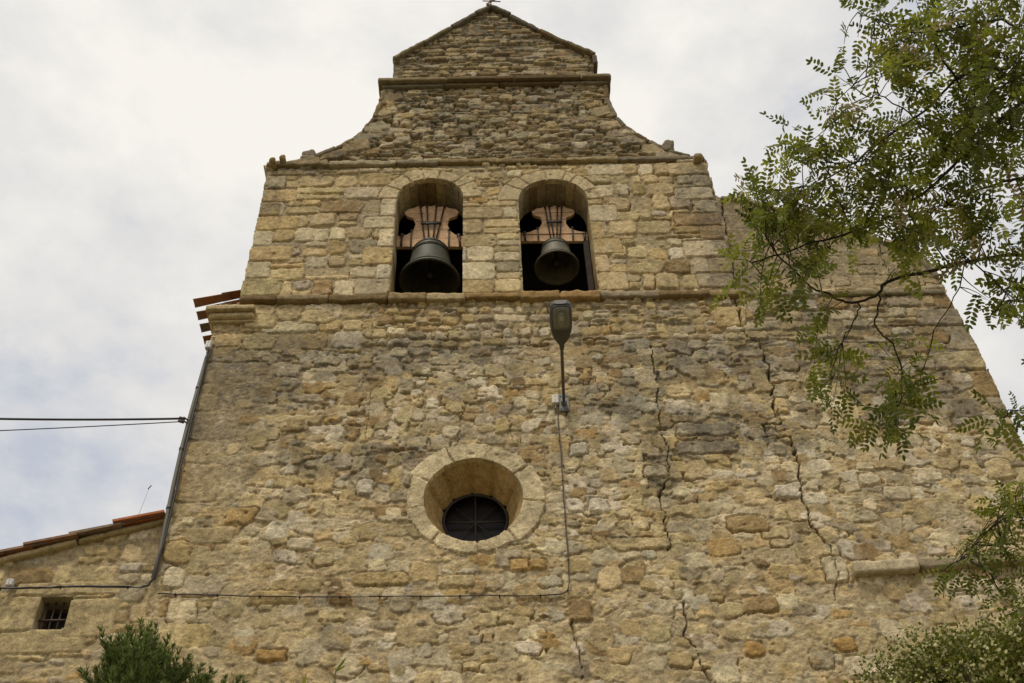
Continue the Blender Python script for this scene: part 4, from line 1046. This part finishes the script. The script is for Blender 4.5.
def pinnate(buf, o, d, L, pairs, tint):
    """compound leaf: a rachis bending down with paired oval leaflets"""
    d = nrmz(d); up = nrmz(np.array((0, 0, 1))+rng.normal(0, .45, 3)); sd_ = nrmz(np.cross(d, up)); p = o.copy(); st = L/(pairs+1)
    lw = L*.09; ll = L*.21
    for k in range(1, pairs+1):
        d = nrmz(d+np.array((0, 0, -.045))+rng.normal(0, .02, 3)); p = p+d*st; nr = nrmz(np.cross(sd_, d))
        if nr[2] < 0: nr = -nr
        sc = .75+.35*math.sin(math.pi*k/(pairs+1))
        for sg in (-1, 1):
            if rng.random() < .07: continue
            dd = nrmz(sd_*sg*.9+d*.42+nr*rng.normal(.0, .22)); n2 = nrmz(nr+rng.normal(0, .3, 3)); n2 = nrmz(n2-dd*(n2@dd))
            leaflet(buf, p, dd, n2, ll*sc*rng.uniform(.85, 1.1), lw*sc, tint*rng.uniform(.82, 1.2))
    leaflet(buf, p, d, nrmz(np.cross(sd_, d)), ll, lw, tint)
    return p
G_DARK = np.array((.105, .125, .017)); G_MID = np.array((.175, .192, .022)); G_OLIVE = np.array((.205, .20, .032)); G_YEL = np.array((.30, .31, .045)); G_POD = np.array((.32, .25, .11))
def gtint():
    u = rng.random()
    if u < .28: return G_DARK*rng.uniform(.8, 1.2)
    if u < .72: return G_MID*rng.uniform(.85, 1.2)
    if u < .89: return G_OLIVE*rng.uniform(.85, 1.2)
    if u < .97: return G_YEL*rng.uniform(.8, 1.1)
    return G_POD*rng.uniform(.8, 1.1)

tr = S(1220, 420, 7.2); TB = np.array((tr[0]+.5, tr[1], 0.0))
tree = empty('locust_tree', tuple(TB), 'tall locust tree with feathery drooping leaves overhanging the right side', 'tree')
tk = MB(); top = TB+np.array((-.3, .2, 8.6))
tp = [TB+np.array((.10*math.sin(t*5), .08*math.cos(t*4)-.08, 0))+np.array((-.3, .2, 8.6))*t for t in np.linspace(0, 1, 16)]
tk.tube(tp, list(np.linspace(.20, .05, 16)), 12, (.10, .085, .06)); tk.build('trunk', M_BARK, tree)
BR = MB(); LB = LeafBuf(); BARK = np.array((.055, .045, .032))
skel = []                                       # branch points for twigs to start from
def branch(px, r0, r1, join=None):
    pts = [S(*p) for p in px]
    if join is not None: pts = [join]+pts
    elif skel:
        al = np.concatenate(skel); pts[0] = al[np.argmin(np.sum((al-pts[0])**2, 1))]
    for _ in range(2):
        q = [pts[0]]
        for a, b in zip(pts[:-1], pts[1:]): q += [a*.75+b*.25, a*.25+b*.75]
        pts = q+[pts[-1]]
    out = []
    for a, b in zip(pts[:-1], pts[1:]):
        m = max(1, int(np.linalg.norm(b-a)/.06))
        for k in range(m): out.append(a+(b-a)*k/m)
    out.append(pts[-1]); out = np.array(out)
    w = np.cumsum(rng.normal(0, .007, out.shape), 0); w -= np.linspace(0, 1, len(out))[:, None]*w[-1]; out = out+w
    BR.tube(out, list(np.linspace(r0*.55, r1*.75, len(out))), 7, BARK)
    skel.append(out); return out
jn = lambda z: TB+np.array((-.3, .2, 8.6))*(z/8.6)
D = 6.6
branch([(1150, 275, 6.9), (1060, 262, 6.8), (1024, 253, 6.7), (953, 266, 6.6), (894, 287, 6.55), (883, 306, 6.5), (858, 311, 6.5), (838, 303, 6.45), (818, 288, 6.4), (790, 262, 6.4), (765, 235, 6.4)], .028, .005, jn(5.6))
branch([(884, 305, 6.5), (875, 320, 6.5), (880, 335, 6.5), (893, 352, 6.48), (902, 370, 6.46), (903, 395, 6.45), (896, 425, 6.42)], .011, .003)
branch([(858, 311, 6.5), (852, 325, 6.5), (838, 345, 6.5), (830, 385, 6.5)], .008, .003)
branch([(960, 265, 6.6), (972, 250, 6.7), (960, 290, 6.6), (945, 315, 6.6), (930, 335, 6.6)], .008, .003)
branch([(1120, 120, 7.0), (1024, 95, 6.9), (985, 120, 6.8), (950, 160, 6.7), (905, 200, 6.6), (860, 225, 6.5), (800, 245, 6.5), (750, 262, 6.5)], .035, .005, jn(7.0))
branch([(1024, 60, 7.0), (960, 70, 6.9), (920, 110, 6.8), (880, 140, 6.7), (845, 165, 6.6), (800, 190, 6.6), (755, 190, 6.6)], .025, .004, jn(7.8))
branch([(1024, 10, 7.2), (970, 20, 7.1), (920, 30, 7.0), (880, 25, 7.0), (858, 12, 7.0)], .022, .004, jn(8.2))
branch([(960, 70, 6.9), (935, 50, 7.0), (930, 10, 7.1), (940, -40, 7.2)], .014, .004)
branch([(1120, 190, 6.9), (1024, 180, 6.8), (980, 190, 6.7), (940, 205, 6.6)], .025, .006, jn(6.6))
branch([(920, 110, 6.8), (880, 95, 6.8), (862, 100, 6.8), (842, 62, 6.8)], .008, .003)
branch([(860, 225, 6.5), (840, 200, 6.5), (820, 160, 6.5), (838, 100, 6.6)], .008, .003)
branch([(1130, 350, 6.4), (1060, 330, 6.4), (1024, 300, 6.4), (1000, 300, 6.4), (990, 320, 6.4)], .016, .004, jn(5.0))
branch([(1130, 430, 6.2), (1060, 410, 6.2), (1024, 405, 6.2), (1000, 420, 6.2)], .014, .003, jn(4.6))
branch([(1140, 520, 5.6), (1070, 500, 5.5), (1024, 505, 5.4), (985, 520, 5.4), (960, 560, 5.4)], .016, .003, jn(4.0))
allp = np.concatenate(skel)
def proj2(p):
    d = p-CAM; z = d@CF; return np.stack([512+FOC*(d@CR)/z, 341.5-FOC*(d@CU)/z], -1)
apx = proj2(allp)
def twig(target, leafL, dens=.055, tint=None):
    global allp
    d2 = np.sum((allp-target)**2, 1); k = np.argsort(d2)[int(10*rng.random())]; a = allp[k]; v = target-a; L = np.linalg.norm(v)
    if L < .05: v = rng.normal(0, .1, 3); L = np.linalg.norm(v); target = a+v
    m = max(4, int(L/.05)); mid = a+v*.5+rng.normal(0, .08, 3)*L+np.array((0, 0, .10*L))
    t = np.linspace(0, 1, m)[:, None]; pts = a*(1-t)**2+2*mid*t*(1-t)+target*t**2
    BR.tube(pts, list(np.linspace(.0035, .0014, m)), 4, BARK, cap=False)
    if m > 7: allp = np.concatenate([allp, pts[3:-2]])
    acc = 0; sgn = 1; side0 = perp(v/L); base = tint if tint is not None else gtint()
    for i in range(1, m):
        acc += np.linalg.norm(pts[i]-pts[i-1])
        if i/m < .45 and L > .25: continue
        if acc > dens:
            acc = 0; sgn = -sgn; dv = nrmz(pts[i]-pts[i-1]); d = nrmz(side0*sgn*.9+dv*.55+np.array((0, 0, -.28))+rng.normal(0, .22, 3))
            ln = leafL*rng.uniform(.55, 1.25); tt = base*rng.uniform(.8, 1.15) if rng.random() < .8 else gtint()
            pinnate(LB, pts[i], d, ln, int(rng.integers(5, 9)), tt)
    pinnate(LB, pts[-1], v/L+np.array((0, 0, -.2)), leafL, 7, base)
#      px   py  dist  rx  ry  count
CL = [(770, 250, 6.45, 34, 34, 12), (745, 190, 6.55, 16, 16, 4), (765, 205, 6.5, 30, 24, 9), (795, 200, 6.5, 34, 34, 12), (800, 165, 6.6, 20, 20, 5), (835, 230, 6.5, 40, 28, 13), (830, 175, 6.6, 32, 32, 10),
      (760, 290, 6.45, 14, 22, 4), (740, 265, 6.5, 10, 14, 3), (812, 268, 6.4, 24, 18, 5), (870, 215, 6.55, 40, 28, 13), (870, 150, 6.7, 36, 36, 14), (905, 110, 6.8, 38, 34, 16), (893, 60, 6.9, 18, 30, 9), (882, 20, 7.0, 12, 22, 4),
      (922, 30, 7.0, 28, 34, 14), (955, 60, 7.0, 38, 40, 25), (1000, 30, 7.1, 44, 40, 30), (1010, 90, 7.0, 40, 40, 27), (960, 120, 6.9, 40, 36, 20), (1000, 150, 6.9, 44, 30, 17), (940, 165, 6.7, 40, 30, 17), (920, 200, 6.6, 42, 24, 15), (975, 205, 6.7, 44, 24, 15),
      (1015, 225, 6.7, 34, 24, 10), (900, 236, 6.5, 44, 14, 11), (950, 240, 6.6, 40, 18, 10), (1060, 60, 7.2, 50, 60, 16), (1070, 170, 7.0, 50, 50, 12), (960, -20, 7.2, 70, 30, 14), (1050, -30, 7.3, 60, 30, 8),
      (840, 100, 6.7, 7, 14, 2), (838, 78, 6.7, 5, 10, 1), (785, 118, 6.6, 10, 6, 1), (815, 95, 6.6, 8, 6, 1), (850, 45, 6.9, 8, 14, 2), (862, 10, 7.0, 6, 4, 1), (820, 150, 6.6, 18, 14, 4), (845, 130, 6.7, 16, 14, 4),
      (828, 335, 6.5, 16, 22, 5), (825, 365, 6.5, 18, 14, 4), (842, 385, 6.5, 10, 12, 2), (810, 390, 6.5, 8, 12, 1), (905, 340, 6.5, 12, 22, 3), (905, 385, 6.45, 18, 16, 5), (925, 378, 6.45, 12, 7, 2), (890, 415, 6.42, 22, 16, 7), (905, 410, 6.42, 16, 14, 4), (870, 420, 6.42, 8, 10, 2),
      (890, 262, 6.5, 40, 8, 3), 
      (990, 300, 6.4, 10, 18, 3), (1014, 300, 6.4, 13, 22, 6), (1020, 275, 6.5, 14, 18, 5), (1015, 410, 6.2, 14, 10, 4), (998, 420, 6.2, 10, 12, 3), (1060, 330, 6.4, 30, 50, 8)]
for (px, py, dist, rx, ry, cnt) in CL:
    for _ in range(max(1, int(cnt*1.0+.5))): twig(S(px+rng.normal(0, rx*.62), py+rng.normal(0, ry*.62), dist+rng.normal(0, .28)), .178)
for (px, py, dist, rx, ry, cnt) in [(1007, 512, 5.4, 16, 14, 10), (1018, 492, 5.4, 12, 12, 5), (985, 545, 5.4, 20, 12, 9), (1015, 545, 5.4, 16, 16, 8), (960, 570, 5.4, 18, 6, 6), (1010, 570, 5.4, 14, 6, 3), (1012, 610, 5.3, 10, 8, 3), (1060, 520, 5.5, 26, 40, 10)]:
    for _ in range(cnt): twig(S(px+rng.normal(0, rx*.6), py+rng.normal(0, ry*.6), dist+rng.normal(0, .15)), .11, .04, (G_DARK*.5+G_MID*.5)*rng.uniform(.85, 1.15))
BR.build('branches', M_BARK, tree); LB.build('crown', M_LEAF, tree)

# flowering shrub, lower right
sb = S(965, 735, 5.6); SB = np.array((sb[0]+.15, sb[1], 0.0))
shrub = empty('flowering_shrub', tuple(SB), 'bushy green shrub covered in small cream blossoms at the lower right corner', 'shrub')
st = MB(); LB2 = LeafBuf(); FL = LeafBuf()
blobs = [(944, 680, .16), (922, 670, .09), (940, 661, .11), (957, 654, .12), (977, 656, .14), (1000, 663, .16), (1024, 662, .18), (934, 704, .16), (950, 690, .34), (1000, 695, .36), (1050, 670, .36), (960, 730, .5), (1020, 740, .5), (958, 748, .3)]
HEX = [(0, 1, 2, 3), (0, 3, 4, 5)]
def floret(o, nr, r, col):
    a = perp(nr); b = np.cross(nr, a); V = np.array([o+r*(a*math.cos(t)+b*math.sin(t))+nr*r*.25*(k % 2) for k, t in enumerate(np.linspace(0, 2*math.pi, 7)[:-1])]); FL.add(V, HEX, col)
for (px, py, rad) in blobs:
    c = S(px, py, 5.6+rng.normal(0, .15)); base = SB+rng.normal(0, .12, 3)*np.array((1, 1, 0))
    t = np.linspace(0, 1, 20)[:, None]; mid = (base*.4+c*.6)+np.array((0, 0, -.3)); stm = base*(1-t)**2+2*mid*t*(1-t)+c*t**2; st.tube(stm, list(np.linspace(.03, .006, 20)), 6, (.06, .05, .035))
    for _ in range(int(1900*(rad/.25)**2)):
        d = nrmz(rng.normal(0, 1, 3)); r = rad*rng.uniform(.25, 1)**.6*(1+.25*mnoise.noise(Vector(d*2.5)+Vector(c)))
        o = c+d*r*np.array((1.15, 1, .8)); dd = nrmz(d*.6+rng.normal(0, .7, 3)); nr = nrmz(np.cross(dd, perp(dd)))
        leaflet(LB2, o, dd, nr, rng.uniform(.014, .026), rng.uniform(.008, .013), (G_MID*.8+G_DARK*.2)*rng.uniform(.6, 1.3))
        if r > rad*.72 and rng.random() < .20:
            for _k in range(int(rng.integers(3, 7))): floret(o+rng.normal(0, .010, 3), nrmz(d+rng.normal(0, .5, 3)), rng.uniform(.005, .0085), np.array((.58, .53, .25))*rng.uniform(.8, 1.15))
st.build('stems', M_BARK, shrub); LB2.build('foliage', M_LEAF, shrub); FL.build('blossom', M_PETAL, shrub)

# juniper, lower left
jt = S(140, 700, 7.4); JB = np.array((jt[0]+.05, jt[1], 0.0))
jun = empty('juniper_tree', tuple(JB), 'dark green juniper with pointed feathery tops at the lower left', 'tree')
jb = MB(); NB = LeafBuf(); jtop = S(141, 640, 7.4)
jb.tube([JB, JB*.5+jtop*.5+np.array((.04, 0, 0)), jtop], [.10, .06, .012], 8, (.09, .06, .04))
def plume(a, b, wdt, dens):
    """a feathery spray: scale-leaf twiglets spiralling round a curved axis"""
    v = b-a; L = np.linalg.norm(v); mid = a+v*.5+np.array((0, 0, -.14*L)); m = max(6, int(L/.03)); t = np.linspace(0, 1, m)[:, None]
    pts = a*(1-t)**2+2*mid*t*(1-t)+b*t**2; jb.tube(pts, list(np.linspace(.008, .002, m)), 4, (.08, .06, .035), cap=False)
    shade = rng.uniform(.7, 1.25); c0 = np.array((.135, .175, .040))*shade
    for i in range(1, m):
        ax = nrmz(pts[i]-pts[i-1]); f = i/m; w = wdt*(math.sin(math.pi*min(1, f*.85+.12))**.8)*rng.uniform(.6, 1.1)+.02
        for _ in range(dens):
            o1 = perp(ax); d = nrmz(o1*.6+ax*1.0+np.array((0, 0, .25))); l = w*rng.uniform(.5, 1.15)
            nsub = 3
            for q in range(nsub):
                o = pts[i]+d*l*q/nsub; dd = nrmz(d+rng.normal(0, .28, 3)); nr = perp(dd); ll = l/nsub*rng.uniform(1.5, 2.6); ww = .0034
                V = np.array([o-nr*ww, o+dd*ll*.5+np.cross(nr, dd)*ww, o+dd*ll, o+nr*ww]); NB.add(V, [(0, 1, 2, 3)], c0*rng.uniform(.75, 1.3)*(1+.3*(q == 2)))
tips = [(141, 617, 7.4), (128, 624, 7.35), (156, 622, 7.4), (118, 634, 7.3), (147, 630, 7.2), (168, 632, 7.35), (108, 640, 7.4), (103, 655, 7.3), (96, 668, 7.2), (135, 640, 7.1), (160, 645, 7.1), (178, 648, 7.3), (188, 655, 7.25), (176, 664, 7.1), (201, 660, 7.4), (212, 668, 7.3), (225, 672, 7.3), (240, 671, 7.4), (205, 680, 7.2), (120, 660, 7.0), (145, 660, 7.0), (100, 684, 7.1), (165, 680, 6.95), (185, 690, 7.0), (130, 690, 6.9), (230, 695, 7.2), (95, 700, 7.1), (150, 705, 6.9)]
for (px, py, dist) in tips:
    b = S(px, py+7, dist+rng.normal(0, .05)); h = b[2]-rng.uniform(.45, .75); a = JB+np.array((0, 0, 1))*h+np.array((rng.normal(0, .05), rng.normal(0, .05), 0))
    a = a+(b-a)*np.array((.25, .25, 0)); plume(a, b, .072, 15)
    for _ in range(6):
        t = rng.uniform(.3, .72); s0 = a+(b-a)*t; plume(s0, s0+(b-a)*rng.uniform(.12, .95-t)+rng.normal(0, .06, 3)*np.array((1, 1, .4)), .052, 13)
for k in range(46):                                            # the lower, unseen body
    z = rng.uniform(.6, jtop[2]-.7); r = .25+.55*(1-z/jtop[2]); th = rng.uniform(0, 2*math.pi); a = JB+np.array((0, 0, z)); plume(a, a+np.array((r*math.cos(th), r*math.sin(th), .5)), .10, 3)
jb.build('trunk', M_BARK, jun); NB.build('foliage', M_NEEDLE, jun)

# two thin saplings whose tips just reach the frame
for (px, py, dist, lab) in ((336, 668, 6.2, 'thin green sapling tip at the bottom edge, the taller right one of two'), (306, 674, 6.2, 'yellowish sapling tip at the bottom edge, left of the other one')):
    tp_ = S(px, py, dist); base = np.array((tp_[0], tp_[1], 0.0)); sp_ = empty('sapling', tuple(base), lab, 'sapling', 'saplings at the bottom edge'); a = MB(); L3 = LeafBuf()
    a.tube([base, base*.5+tp_*.5+np.array((.03, 0, 0)), tp_], [.02, .012, .003], 6, (.10, .09, .05)); a.build('stem', M_BARK, sp_)
    for k in range(110):
        z = rng.uniform(.15, 1.0)**.6; o = base*(1-z)+tp_*z; th = rng.uniform(0, 6.28); d = nrmz(np.array((math.cos(th), math.sin(th), .9 if z > .9 else .5))); nr = perp(d); leaflet(L3, o, d, nr, rng.uniform(.05, .09), rng.uniform(.012, .02), (G_YEL if px < 320 else G_MID)*rng.uniform(.9, 1.3))
    L3.build('leaves', M_LEAF, sp_)
